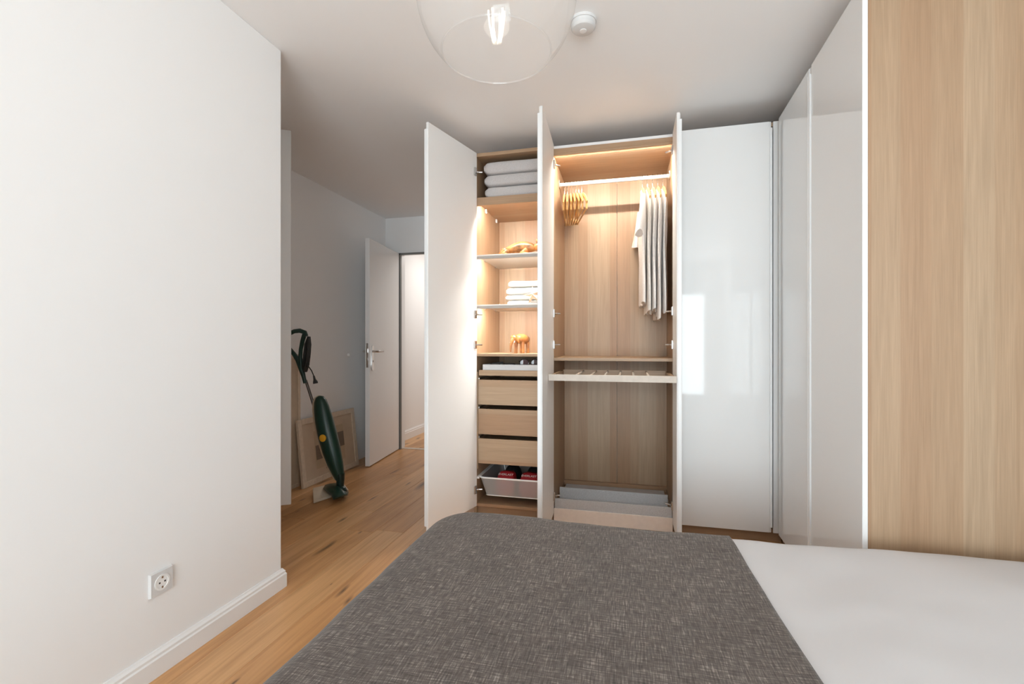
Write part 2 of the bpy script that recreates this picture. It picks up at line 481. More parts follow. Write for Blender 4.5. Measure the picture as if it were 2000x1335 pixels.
skirting('baseboard_hall', [(XN, YD + 0.14), (XN, YH)], -1, 0.11)

# interior door, standing open into the niche
d = MB()
for a in ((DX0 - 0.02, DX0 + 0.012), (DX1 - 0.012, DX1 + 0.02)):
    d.box(a[0], a[1], YD - 0.006, YD + 0.13, 0, DH + 0.02)
d.box(DX0 + 0.012, DX1 - 0.012, YD - 0.006, YD + 0.13, DH - 0.012, DH + 0.02)
door = struct('door_1', d, M_trim); door['label'] = 'white interior door standing open with lever handle'
d = MB(); d.box(DX0 + 0.012, DX0 + 0.030, YD - 0.012, YD + 0.02, 0, DH - 0.012); d.box(DX0 + 0.012, DX1 - 0.012, YD - 0.012, YD + 0.02, DH - 0.03, DH - 0.012)
finish('door_seal', d, M_seal, door)
hg = Vector((-2.352, YD - 0.02, 0)); fr = Vector((-2.268, 3.765, 0))
dd = (fr - hg).normalized(); dn = Vector((-dd.y, dd.x, 0))     # dn points to the visible (right) side
if dn.x < 0: dn = -dn
dw = (fr - hg).length
def leaf_pt(a, n, z): return hg + dd * a + dn * n + Vector((0, 0, z))
def leaf_box(mb, a0, a1, n0, n1, z0, z1, bev=0.0, seg=1):
    return mb.hexa([leaf_pt(a, n, z) for z in (z0, z1) for n in (n0, n1) for a in (a0, a1)], bev, seg)
finish('door_leaf', leaf_box(MB(), 0, dw, -0.042, 0, 0.008, 2.068, 0.002), M_doorw, door)
ah = dw - 0.055
pl = MB()
prof = []
for q in range(24):
    t = 2 * math.pi * q / 24
    prof.append(leaf_pt(ah + 0.021 * math.cos(t), 0.0, 0.985 + (0.095 if math.sin(t) > 0 else -0.095) + 0.021 * math.sin(t)))
pl.prism(prof, dn * 0.009)
plate = finish('handle_plate', pl, M_chrome, door, True)
hz = 1.045
finish('lever', MB().tube([leaf_pt(ah, 0.0, hz), leaf_pt(ah, 0.04, hz), leaf_pt(ah - 0.012, 0.052, hz), leaf_pt(ah - 0.05, 0.055, hz), leaf_pt(ah - 0.125, 0.055, hz)], [0.009, 0.009, 0.01, 0.010, 0.008], 10), M_steel, plate, True)
finish('keyhole', MB().prism([leaf_pt(ah + 0.006 * math.cos(k), 0.0091, 0.955 + 0.011 * math.sin(k)) for k in [2 * math.pi * q / 12 for q in range(12)]], dn * 0.0006), M_hole, plate)
lk = leaf_box(MB(), dw - 0.001, dw + 0.0015, -0.032, -0.012, 0.90, 1.12)
lock = finish('lock_plate', lk, M_steel, door)
finish('latch', leaf_box(leaf_box(MB(), dw, dw + 0.010, -0.028, -0.016, 1.035, 1.07), dw, dw + 0.003, -0.027, -0.017, 0.965, 0.99), M_steel, lock)
finish('lever', MB().tube([leaf_pt(ah, -0.042, hz), leaf_pt(ah, -0.085, hz), leaf_pt(ah - 0.03, -0.095, hz), leaf_pt(ah - 0.12, -0.095, hz)], 0.009, 8), M_steel, door, True)
struct('trim_1', MB().box(DX0 + 0.012, DX1 - 0.012, YD + 0.03, YD + 0.075, 0, 0.004), M_pale)

# small round door stop on the niche wall
p = at_x(680, 693, XN)
ds = MB()
ds.loft([[Vector((XN + u, p.y + r * math.cos(t), p.z + r * math.sin(t))) for t in [2 * math.pi * q / 16 for q in range(16)]] for u, r in ((0, 0.016), (0.012, 0.015), (0.02, 0.011), (0.022, 0.004))])
tag(finish('door_stop', ds, M_plastic, None, True), 'small round white door stop on grey shaded niche wall', 'door stop')

# ------------------------------------------------------------------ wall socket
sy, sz = 1.1935, 0.3385
sx = XL
p0 = at_x(312.6, 1135, XL); sy, sz = p0.y, p0.z
t = thing('wall_socket', 'square white power socket low on the left wall', 'socket', (sx, sy, sz - 0.041))
hs = 0.0405
finish('cover_plate', MB().hexa([(sx + u, sy + k * a, sz + k2 * a) for k2, in ((-1,), (1,)) for k in (-1, 1) for u, a in ((0.0, hs), (0.0095, hs - 0.003))]), M_plate, t)
def disc_ring(x, r): return [Vector((x, sy + r * math.cos(q), sz + r * math.sin(q))) for q in [2 * math.pi * i / 32 for i in range(32)]]
ins = finish('socket_insert', MB().loft([disc_ring(sx + 0.0090, 0.0265), disc_ring(sx + 0.0115, 0.0265), disc_ring(sx + 0.0115, 0.0205), disc_ring(sx + 0.0101, 0.0195), disc_ring(sx + 0.0101, 0.001)]), M_plastic, t, True)
for k in (-1, 1):
    finish('pin_hole', MB().prism([Vector((sx + 0.0102, sy + 0.0055 * k * 1.7 + 0.0032 * math.cos(q), sz + 0.0032 * math.sin(q))) for q in [2 * math.pi * i / 10 for i in range(10)]], (0.0004, 0, 0)), M_hole, ins)
    finish('earth_clip', MB().box(sx + 0.0102, sx + 0.0112, sy - 0.003, sy + 0.003, sz + 0.0165 * k - 0.0035, sz + 0.0165 * k + 0.0035), M_steel, ins)

# ------------------------------------------------------------------ wardrobe helpers
YF = 2.887            # front plane of the carcasses
YK = 3.45             # their back
TOP, DZ0, DZ1 = 2.352, 0.061, 2.351

def ward_door(parent, hx, hy, ang, w, outer, hinges, mats=(None, None), hing_out=0.0):
    """door leaf from its hinge (hx, hy) along direction ang (deg); outer=+1: glossy face to the left of travel"""
    d = Vector((math.cos(R(ang)), math.sin(R(ang)), 0)); n = Vector((-d.y, d.x, 0)) * outer
    o = Vector((hx, hy, 0))
    def bx(mb, a0, a1, n0, n1, z0, z1, bev=0.0, seg=1):
        return mb.hexa([o + d * a + n * k + Vector((0, 0, z)) for z in (z0, z1) for k in (n0, n1) for a in (a0, a1)], bev, seg)
    leaf = finish('door', bx(MB(), 0, w - 0.004, 0, 0.015, DZ0, DZ1, 0.0012), M_board, parent)
    finish('glass_front', bx(MB(), 0.0, w - 0.013, 0.0145, 0.019, DZ0, DZ1, 0.0012), M_gloss, leaf)
    finish('edge_profile', bx(MB(), w - 0.013, w, 0.0045, 0.026, DZ0 + 0.03, DZ1 - 0.037, 0.002), M_edge, leaf)
    for z in hinges:
        h = bx(MB(), 0.012, 0.038, -0.010, 0.001, z - 0.026, z + 0.026, 0.003)
        p = o + d * 0.016 + n * -0.008 + Vector((0, 0, z))
        h.tube([p, p + d * -0.012 + n * -0.012, p + d * -0.022 + n * -0.03], 0.0055, 8)
        finish('hinge', h, M_steel, leaf)
    return leaf

def carcass(parent, x0, x1, t=0.018, back=True, plinth=True, yf=YF):
    box('side_panel', M_oak_v, parent, x0, x0 + t, yf, YK, 0.0, TOP, 0.0008)
    box('side_panel', M_oak_v, parent, x1 - t, x1, yf, YK, 0.0, TOP, 0.0008)
    box('bottom_panel', M_oak_h, parent, x0 + t, x1 - t, yf + 0.001, YK, 0.058, 0.076, 0.0008)
    if plinth: box('plinth', M_oak_h, parent, x0 + t, x1 - t, yf + 0.03, yf + 0.045, 0.0, 0.058)

# --- narrow wardrobe with shelves and drawers
AX0, AX1 = -0.979, -0.4795
IA0, IA1 = AX0 + 0.018, AX1 - 0.018
A = thing('shelf_wardrobe', 'narrow oak wardrobe with lit shelves, drawers and one open white door', 'wardrobe', ((AX0 + AX1) / 2, (YF + YK) / 2, 0))
carcass(A, AX0, AX1)
box('back_panel', M_oak_v, A, IA0, IA1, YK - 0.012, YK - 0.004, 0.076, TOP - 0.02)
box('top_panel', M_oak_h, A, IA0, IA1, YF + 0.001, YK, TOP - 0.022, TOP, 0.0008)
sh = box('shelf', M_oak_h, A, IA0, IA1, YF + 0.003, YK - 0.013, 2.040, 2.064, 0.0008)
finish('front_rail', MB().box(IA0, IA1, YF + 0.003, YF + 0.019, 2.012, 2.0399), M_oak_h, sh)
def led_on(part, x0, x1, y, z):
    return finish('led_strip', MB().box(x0 + 0.004, x1 - 0.004, y, y + 0.012, z - 0.005, z), M_led, part)
led_on(sh, IA0, IA1, YF + 0.020, 2.0395)
for z0, z1 in ((1.665, 1.691), (1.342, 1.367)):
    s_ = finish('glass_shelf', MB().box(IA0, IA1, YF + 0.003, YK - 0.03, z0 + 0.017, z1, 0.001), M_shelfglass, A)
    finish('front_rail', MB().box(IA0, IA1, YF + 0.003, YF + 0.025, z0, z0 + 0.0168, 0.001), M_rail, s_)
    led_on(s_, IA0, IA1, YF + 0.026, z0 + 0.016)
    for xx in (IA0, IA1 - 0.010):
        for yy in (YF + 0.16, YF + 0.42):
            finish('shelf_pin', MB().box(xx, xx + 0.010, yy, yy + 0.014, z0 + 0.005, z0 + 0.0168, 0.002), M_chrome, s_)
for yy in (YF + 0.18, YF + 0.44):
    finish('shelf_pin', MB().box(IA0, IA0 + 0.012, yy, yy + 0.016, 2.012, 2.0399, 0.003), M_plastic, sh)
box('shelf', M_oak_h, A, IA0, IA1, YF + 0.003, YK - 0.013, 1.032, 1.050, 0.0008)
# drawers: wooden front, dark runner rail above it, box behind
for z0, z1 in ((0.718, 0.880), (0.526, 0.691), (0.336, 0.498)):
    f_ = box('drawer', M_oak_h, A, IA0 + 0.010, IA1 - 0.006, YF + 0.004, YF + 0.020, z0, z1, 0.001)
    finish('drawer_box', MB().box(IA0 + 0.016, IA1 - 0.012, YF + 0.020, YK - 0.02, z0 + 0.01, z1 - 0.02), M_oak_y, f_)
    finish('runner', MB().box(IA0, IA0 + 0.016, YF + 0.012, YF + 0.40, z1 + 0.002, z1 + 0.012), M_steel, f_)
# shallow accessory drawer with felt inlay
f_ = box('drawer', M_oak_h, A, IA0 + 0.014, IA1 - 0.006, YF + 0.004, YF + 0.018, 0.907, 0.943, 0.001)
finish('drawer_base', MB().box(IA0 + 0.016, IA1 - 0.008, YF + 0.018, YK - 0.03, 0.909, 0.925), M_oak_y, f_)
m = MB()
m.box(IA0 + 0.034, IA1 - 0.012, YF + 0.022, YF + 0.030, 0.925, 0.979, 0.002); m.box(IA0 + 0.034, IA0 + 0.042, YF + 0.030, YK - 0.05, 0.925, 0.979); m.box(IA1 - 0.020, IA1 - 0.012, YF + 0.030, YK - 0.05, 0.925, 0.979)
m.box(IA0 + 0.042, IA1 - 0.020, YF + 0.030, YK - 0.05, 0.9255, 0.965)
finish('felt_inlay', m, M_felt_l, f_)
m = MB().box(IA0, IA0 + 0.008, YF + 0.004, YK - 0.02, 0.30, 0.93)
finish('drawer_spacer', m, M_oak_v, A)
ward_door(A, AX0 + 0.022, YF - 0.006, 254.9, 0.495, -1, (2.222, 1.302, 1.107, 0.172))

# --- wide wardrobe with the hanging rail
BX0, BX1 = -0.4785, 0.2765
IB0, IB1 = BX0 + 0.018, BX1 - 0.018
B_ = thing('hanging_wardrobe', 'wide oak wardrobe with lit hanging rail and two open white doors', 'wardrobe', ((BX0 + BX1) / 2, (YF + YK) / 2, 0))
carcass(B_, BX0, BX1)
seam = -0.082
box('back_panel', M_oak_v, B_, IB0, seam - 0.001, YK - 0.012, YK - 0.004, 0.076, TOP - 0.02)
box('back_panel', M_oak_v, B_, seam + 0.001, IB1, YK - 0.012, YK - 0.004, 0.076, TOP - 0.02)
tp = box('top_panel', M_oak_h, B_, IB0, IB1, YF + 0.001, YK - 0.002, 2.302, 2.330, 0.0008)
box('top_rail', M_edge, B_, IB0, IB1, YF + 0.012, YF + 0.030, 2.331, TOP - 0.001)
lp = finish('led_cover', MB().box(IB0, IB1, YF + 0.003, YF + 0.018, 2.288, 2.3018), M_oak_h, tp)
finish('led_strip', MB().box(IB0 + 0.004, IB1 - 0.004, YF + 0.019, YF + 0.031, 2.2955, 2.3015), M_led2, tp)
RY, RZ = 3.165, 2.196
rd = finish('clothes_rail', MB().tube([(IB0, RY, RZ), (IB1, RY, RZ)], 0.0125, 14), M_plastic, B_, True)
for xx, s_ in ((IB0, 1), (IB1, -1)):
    finish('rail_bracket', MB().box(min(xx, xx + 0.008 * s_), max(xx, xx + 0.008 * s_), RY - 0.02, RY + 0.02, RZ - 0.02, RZ + 0.028, 0.002), M_chrome, rd)
box('shelf', M_oak_h, B_, IB0, IB1, YF + 0.003, YK - 0.013, 1.008, 1.026, 0.0008)
# pull-out trouser rack
ty0, ty1 = 2.60, 3.06
tr = finish('pull_out_rack', MB().box(-0.440, 0.246, ty0, ty0 + 0.016, 0.905, 0.941, 0.0012), M_pale, B_)
for a, b in ((-0.432, -0.414), (0.222, 0.240)):
    finish('side_rail', MB().box(a, b, ty0 + 0.016, ty1, 0.917, 0.939, 0.001), M_oak_y, tr)
finish('back_rail', MB().box(-0.414, 0.222, ty1 - 0.018, ty1, 0.908, 0.946, 0.001), M_oak_h, tr)
for px in (1125.6, 1154, 1181, 1209.6, 1237.6, 1267):
    x = at_y(px, 733, ty0 + 0.02).x
    finish('trouser_bar', MB().tube([(x, ty0 + 0.014, 0.937), (x, ty1 - 0.016, 0.937)], 0.006, 8), M_pale, tr, True)
# felt shoe shelves at the bottom
st = finish('shoe_tray', MB().box(-0.447, 0.246, YF - 0.006, YF + 0.004, 0.080, 0.152, 0.001), M_felt, B_)
finish('tray_front', MB().box(-0.452, 0.250, YF - 0.014, YF - 0.0062, 0.010, 0.092, 0.001), M_tray, st)
finish('tray_base', MB().box(-0.447, 0.246, YF + 0.004, 3.05, 0.0765, 0.086), M_felt, st)
st2 = finish('shoe_tray', MB().box(-0.441, 0.236, 3.05, 3.06, 0.0765, 0.171, 0.001), M_felt, B_)
finish('tray_base', MB().box(-0.441, 0.236, 3.06, 3.40, 0.0765, 0.092), M_felt, st2)
for a, b in ((-0.460, -0.452), (0.250, 0.258)):
    finish('tray_runner', MB().box(a, b, YF - 0.003, 3.4, 0.0765, 0.10), M_steel, st)
finish('floor_lip', MB().box(IB0, IB1, 3.41, YK - 0.013, 0.0765, 0.115), M_oak_h, B_)
ward_door(B_, IB0 + 0.008, YF - 0.008, 272.0, 0.495, -1, (2.22, 1.30, 1.107, 0.172))
ward_door(B_, IB1 - 0.009, YF - 0.008, 270.0, 0.248, 1, (2.24, 1.302, 1.107, 0.172))

# --- closed corner wardrobe
CX0 = 0.2775
C_ = thing('corner_wardrobe', 'closed white gloss corner wardrobe door between open bay and side wardrobe', 'wardrobe', (0.83, 3.17, 0))
box('side_panel', M_oak_v, C_, CX0, CX0 + 0.018, YF, YK, 0, TOP)
box('side_panel', M_oak_v, C_, 1.38, 1.398, YF + 0.02, YK, 0, TOP)
box('top_panel', M_oak_h, C_, CX0 + 0.018, 1.38, YF + 0.001, YK, TOP - 0.02, TOP)
box('bottom_panel', M_oak_h, C_, CX0 + 0.018, 1.38, YF + 0.001, YK, 0.058, 0.076)
box('back_panel', M_oak_v, C_, CX0 + 0.018, 1.38, YK - 0.012, YK - 0.004, 0.076, TOP - 0.02)
box('plinth', M_oak_h, C_, CX0, 0.83, YF + 0.02, YF + 0.035, 0, 0.058)
box('corner_filler', M_board, C_, 0.782, 0.83, YF - 0.012, YF + 0.018, 0.058, TOP)
ward_door(C_, 0.2795, YF - 0.001, 0.0, 0.495, -1, ())

# --- side wardrobe along the right wall, end panel of oak towards the bed
PV = Vector((0.800, 2.862, 0))
S_ = thing('side_wardrobe', 'white gloss wardrobe with tall striped oak end panel beside the bed', 'wardrobe', PV)
S_['_o'] = (PV.x, PV.y, 0.0)
SX, SYN = PV.x, PV.y - 1.028
box('end_panel', M_oak_v, S_, SX + 0.016, SX + 0.60, SYN, SYN + 0.018, 0.0, TOP, 0.0008)
box('side_panel', M_oak_v, S_, SX + 0.022, SX + 0.575, PV.y - 0.03, PV.y - 0.012, 0.0, TOP)
box('top_panel', M_oak_y, S_, SX + 0.022, SX + 0.59, SYN + 0.018, PV.y - 0.03, TOP - 0.02, TOP)
box('bottom_panel', M_oak_y, S_, SX + 0.022, SX + 0.59, SYN + 0.018, PV.y - 0.03, 0.058, 0.076)
box('back_panel', M_oak_v, S_, SX + 0.585, SX + 0.592, SYN + 0.018, PV.y - 0.03, 0.076, TOP - 0.02)
box('plinth', M_oak_y, S_, SX + 0.05, SX + 0.065, SYN + 0.018, PV.y - 0.03, 0.0, 0.058)
ward_door(S_, SX + 0.019, PV.y - 0.020, 270.0, 0.493, -1, ())
ward_door(S_, SX + 0.019, SYN + 0.002, 90.0, 0.509, 1, ())
S_.rotation_euler = (0, 0, R(-1.41))
del S_['_o']

# ------------------------------------------------------------------ things in the narrow wardrobe
def folded(name, label, cat, group, x0, x1, y0, y1, z0, h, mat, layers=2, seed=0, sag=0.0, rnd=0.5):
    """a folded cloth: rounded fold at the front, open layers at the sides"""
    cx, cy = (x0 + x1) / 2, (y0 + y1) / 2
    rings = []
    nx = 18
    for i in range(nx + 1):
        u = i / nx
        x = x0 + (x1 - x0) * u
        ex = min(u, 1 - u) * (x1 - x0)
        rx = min(1.0, ex / (h * rnd))
        kk = math.sqrt(max(0.0, 1 - (1 - rx) ** 2)) * 0.5 + 0.5
        ring = []
        for q in range(28):
            a = 2 * math.pi * q / 28
            ca, sa = math.cos(a), math.sin(a)
            e = 0.35
            yy = (abs(ca) ** e) * (1 if ca > 0 else -1); zz = (abs(sa) ** e) * (1 if sa > 0 else -1)
            nv = noise.noise(Vector((x * 7 + seed * 3.1, yy * 1.5, zz * 1.3 + seed)))
            zmid = z0 + h / 2
            sg = -sag * (2 * abs(u - 0.5)) ** 2
            ring.append(Vector((x, cy + yy * ((y1 - y0) / 2 - (0.02 * (1 - kk))) + nv * 0.004,
                                max(z0, zmid + zz * h / 2 * kk + (nv * 0.004 if zz > 0 else 0)) + (sg if z0 > 0 else 0))))
        rings.append(ring)
    o = finish(name, MB().loft(rings), mat, None, True, angle=60)
    return tag(o, label, cat, group)
zz = 2.0645
for k, (h, nm) in enumerate(((0.077, 'lowest grey towel of the thick folded stack on the top shelf'), (0.079, 'middle grey towel of the thick folded stack on the top shelf'), (0.086, 'topmost grey towel of the thick folded stack under the wardrobe top'))):
    folded('folded_towel', nm, 'towel', 'thick grey towels on the top shelf', IA0 + 0.045 - 0.004 * k, IA1 - 0.012, YF + 0.03, YF + 0.36, zz, h, M_towel, seed=k, rnd=0.45)
    zz += h
zz = 1.3675
cl = ('lowest white folded cloth of the lit stack', 'second white folded cloth from the shelf in lit stack', 'third white folded cloth from the shelf in lit stack', 'topmost white folded cloth of the lit stack')
for k, h in enumerate((0.036, 0.036, 0.050, 0.046)):
    folded('folded_shirt', cl[k], 'cloth', 'white folded cloths on the glass shelf', IA0 + 0.155 + (0.012, 0, 0.005, 0.02)[k], IA1 - 0.04, YF + 0.14, YF + 0.40, zz, h, M_white_cloth, seed=10 + k, sag=0.0, rnd=0.6)
    zz += h

def P_at(px, py, Y): return at_y(px, py, Y)
# carved elephant
ey = YF + 0.17
e0 = P_at(1016.5, 689, ey); ez = 1.050; ex_ = e0.x
E_ = thing('elephant_figurine', 'small carved brown wooden elephant on the lit shelf', 'figurine', (ex_, ey, ez))
m = MB()
s = 1.0
def ep(dx, dy, dz): return Vector((ex_ + dx * s, ey + dy * s, ez + dz * s))
# head faces the camera side and left; body runs back
m.tube([ep(0.030, 0.075, 0.080), ep(0.026, 0.060, 0.090), ep(0.014, 0.02, 0.095), ep(0.002, -0.02, 0.097), ep(-0.010, -0.045, 0.098), ep(-0.014, -0.06, 0.094)], [0.010, 0.029, 0.034, 0.034, 0.026, 0.010], 14)
m.blob(ep(-0.026, -0.060, 0.098), (0.021, 0.024, 0.025), M=Matrix.Rotation(0.2, 3, 'Z'))
m.tube([ep(-0.032, -0.075, 0.094), ep(-0.040, -0.090, 0.072), ep(-0.044, -0.094, 0.046), ep(-0.045, -0.092, 0.022), ep(-0.043, -0.098, 0.010)], [0.014, 0.011, 0.008, 0.006, 0.004], 8)
for dx, dy in ((-0.022, -0.030), (0.020, -0.024), (-0.002, 0.045), (0.038, 0.048)):
    m.tube([ep(dx, dy, 0.075), ep(dx * 1.05, dy, 0.035), ep(dx * 1.1, dy - 0.003, 0.0)], [0.015, 0.0105, 0.0115], 10)
body = finish('body', m, M_fig, E_, True, angle=70)
for sgn in (-1, 1):
    c = ep(-0.024 + 0.024 * sgn, -0.048, 0.094)
    finish('ear', MB().blob(c, (0.007, 0.020, 0.027), M=Matrix.Rotation(-0.5 * sgn, 3, 'Z')), M_fig, E_, True)
    finish('tusk', MB().tube([ep(-0.032 + 0.010 * sgn, -0.076, 0.082), ep(-0.034 + 0.013 * sgn, -0.092, 0.072), ep(-0.034 + 0.013 * sgn, -0.102, 0.072)], [0.0035, 0.003, 0.001], 6), M_white_cloth, E_, True)
finish('tail', MB().tube([ep(0.031, 0.078, 0.086), ep(0.033, 0.088, 0.060), ep(0.034, 0.087, 0.040)], [0.004, 0.003, 0.004], 6), M_fig, E_, True)

# reclining carved animal
cy_ = YF + 0.20
c0 = P_at(1015, 497, cy_)
ax, az = c0.x, 1.691
LN = thing('carved_animal', 'mottled brown and cream wooden animal carving lying on glass shelf', 'figurine', (ax, cy_, az))
M_fig2 = plain('mottled_carved_wood', (0.36, 0.17, 0.06), 0.35, vary=0.85, bscale=16)
def lp_(dx, dy, dz): return Vector((ax + dx, cy_ + dy, az + dz * 1.38))
m = MB().tube([lp_(-0.105, 0.0, 0.030), lp_(-0.085, 0.0, 0.040), lp_(-0.04, 0.01, 0.048), lp_(0.01, 0.01, 0.056), lp_(0.05, 0.0, 0.055), lp_(0.09, -0.01, 0.050), lp_(0.12, -0.01, 0.045)], [0.010, 0.030, 0.042, 0.047, 0.042, 0.032, 0.012], 16, flat=((0, 0, 1), 0.92))
m.blob(lp_(0.135, -0.02, 0.052), (0.034, 0.026, 0.028))
m.blob(lp_(0.165, -0.025, 0.042), (0.020, 0.016, 0.016))
for dx, dy in ((-0.075, -0.035), (0.055, -0.035), (-0.07, 0.05), (0.06, 0.05)):
    m.tube([lp_(dx, dy, 0.034), lp_(dx - 0.030, dy - 0.02, 0.018), lp_(dx + 0.02, dy - 0.035, 0.011), lp_(dx + 0.055, dy - 0.036, 0.010)], [0.022, 0.016, 0.011, 0.010], 10)
finish('body', m, M_fig2, LN, True, angle=70)
for k in (-1, 1):
    finish('ear', MB().blob(lp_(0.125, -0.018 + 0.02 * k, 0.078), (0.006, 0.007, 0.012)), M_fig2, LN, True)
finish('tail', MB().tube([lp_(-0.095, 0, 0.052), lp_(-0.115, -0.012, 0.045), lp_(-0.132, -0.02, 0.022), lp_(-0.150, -0.025, 0.008)], [0.010, 0.013, 0.012, 0.006], 8), M_fig, LN, True)
finish('base', MB().tube([lp_(-0.11, -0.01, 0.004), lp_(0.0, -0.01, 0.004), lp_(0.16, -0.01, 0.004)], [0.045, 0.06, 0.045], 16, flat=((0, 0, 1), 0.07)), M_hang, LN, True)

# beige starfish leaning on the folded cloths
sy_ = YF + 0.115
q0 = P_at(1041, 566, sy_)
m = MB()
cS = Vector((q0.x, sy_, q0.z + 0.004))
ring_f, ring_b = [], []
nrm = Vector((-0.2, -0.9, 0.35)).normalized(); ux = Vector((1, 0, 0)) - nrm * nrm.x; ux.normalize(); uy = nrm.cross(ux)
if uy.z < 0: uy = -uy
for q in range(10):
    a = math.pi / 2 + math.pi * q / 5 + 0.15
    r = 0.072 if q % 2 == 0 else 0.022
    ring_f.append(cS + ux * (r * math.cos(a)) + uy * (r * math.sin(a)))
zmin = min(v.z for v in ring_f)
dz = 1.3675 + 0.003 - zmin
ring_f = [v + Vector((0, 0, dz)) for v in ring_f]; cS = cS + Vector((0, 0, dz))
top = cS + nrm * 0.016
bt = m.bm.verts.new(cS - nrm * 0.008); tv = m.bm.verts.new(top)
vs = [m.bm.verts.new(v) for v in ring_f]
for q in range(10):
    m.bm.faces.new((vs[q], vs[(q + 1) % 10], tv)); m.bm.faces.new((vs[(q + 1) % 10], vs[q], bt))
tag(finish('starfish', m, plain('beige_starfish', (0.62, 0.42, 0.29), 0.8, bump=0.5, bscale=120, vary=0.15), None, False), 'beige five-armed starfish leaning against the white folded cloths', 'starfish')

# sunglasses on the felt inlay
def sunglasses(label, px, y, scale, zbase, rot=0.0, tilt=0.0, folded_up=False):
    c = at_y(px, 705, y)
    T = thing('sunglasses', label, 'sunglasses', (c.x, y, zbase), 'sunglasses in the felt tray')
    Mx = Matrix.Rotation(rot, 4, 'Z') @ Matrix.Rotation(tilt, 4, 'X')
    def w(v): return Vector((c.x, y, zbase)) + (Mx @ (Vector(v) * scale))
    for k in (-1, 1):
        ring = []
        for q in range(20):
            a = 2 * math.pi * q / 20
            rx = 0.031 if math.cos(a) * k > 0 else 0.027
            ring.append((0.035 * k + rx * math.cos(a), 0.004 * abs(math.cos(a)), 0.0245 + 0.023 * math.sin(a)))
        f_ = finish('rim', MB().tube([w(v) for v in ring], 0.0026 * scale, 6, closed=True), M_frame_d, T, True)
        finish('lens', MB().prism([w((v[0], v[1], v[2])) for v in ring], (w((0, 0.0012, 0)) - w((0, 0, 0)))), M_lens, f_)
        if folded_up: arm = [(0.066 * k, 0.004, 0.032), (0.064 * k, 0.011 + 0.003 * (k + 1), 0.033), (0.0, 0.013 + 0.003 * (k + 1), 0.032), (-0.045 * k, 0.013 + 0.003 * (k + 1), 0.028), (-0.056 * k, 0.013 + 0.003 * (k + 1), 0.018)]
        else: arm = [(0.066 * k, 0.003, 0.032), (0.070 * k, 0.01, 0.034), (0.069 * k, 0.075, 0.033), (0.066 * k, 0.115, 0.030), (0.064 * k, 0.135, 0.006)]
        finish('temple_arm', MB().tube([w(v) for v in arm], [0.003 * scale] * 5, 6), M_frame_d, T, True)
    finish('bridge', MB().tube([w((-0.010, 0.0, 0.034)), w((0, -0.003, 0.038)), w((0.010, 0.0, 0.034))], 0.0028 * scale, 6), M_frame_d, T, True)
    return T
sunglasses('large dark purple sunglasses standing in the felt tray', 1035, YF + 0.075, 0.98, 0.9665, 0.25, 0.0)
sunglasses('slim folded dark sunglasses lying beside the large purple pair', 996, YF + 0.105, 0.68, 0.967, -0.08, 1.3, True)
sunglasses('small dark sunglasses at the drawer side end of the felt tray', 968, YF + 0.095, 0.58, 0.967, 0.1, 1.3, True)

# translucent basket with padded gloves
bx0, bx1, by0, by1 = IA0 + 0.012, IA1 - 0.006, YF - 0.012, YK - 0.06
K_ = thing('plastic_basket', 'translucent white plastic basket with rim in bottom of wardrobe', 'basket', ((bx0 + bx1) / 2, (by0 + by1) / 2, 0.128))
def rrect(x0, x1, y0, y1, r, z, n=6):
    out = []
    for cx, cy, a0 in ((x1 - r, y1 - r, 0), (x0 + r, y1 - r, 90), (x0 + r, y0 + r, 180), (x1 - r, y0 + r, 270)):
        for i in range(n + 1):
            a = R(a0 + 90 * i / n); out.append(Vector((cx + r * math.cos(a), cy + r * math.sin(a), z)))
    return out
m = MB()
m.loft([rrect(bx0 + 0.045, bx1 - 0.03, by0 + 0.03, by1 - 0.03, 0.02, 0.128), rrect(bx0 + 0.008, bx1 - 0.008, by0 + 0.006, by1 - 0.006, 0.035, 0.247)], True, False)
m.bm.faces.new([m.bm.verts[i] for i in range(0)]) if False else None
m.bm.verts.ensure_lookup_table()
m.bm.faces.new([m.bm.verts[i] for i in range(28)])
finish('basket_wall', m, M_basket, K_, True)
finish('rim', MB().tube(rrect(bx0 + 0.006, bx1 - 0.006, by0 + 0.004, by1 - 0.004, 0.037, 0.248), 0.0055, 8, closed=True), M_plastic, K_, True)
finish('base_edge', MB().tube(rrect(bx0 + 0.045, bx1 - 0.03, by0 + 0.03, by1 - 0.03, 0.02, 0.130), 0.003, 6, closed=True), M_plastic, K_, True)
for a, b in ((IA0, bx0 + 0.004), (bx1 - 0.004, IA1)):
    finish('runner', MB().box(a, b, YF + 0.002, YK - 0.06, 0.236, 0.250), M_plastic, K_)
def text_mesh(txt, size, Mx, mat, parent):
    cu = bpy.data.curves.new('lettering', 'FONT'); cu.body = txt; cu.size = size; cu.align_x = 'CENTER'; cu.align_y = 'CENTER'
    to = bpy.data.objects.new('lettering', cu); col.objects.link(to)
    dg = bpy.context.evaluated_depsgraph_get(); dg.update()
    me = bpy.data.meshes.new_from_object(to.evaluated_get(dg))
    bpy.data.objects.remove(to); bpy.data.curves.remove(cu)
    me.transform(Matrix.Translation(-Vector(root_loc(parent).location)) @ Mx)
    o = bpy.data.objects.new('lettering', me); col.objects.link(o); me.materials.append(mat); o.parent = parent
    return o
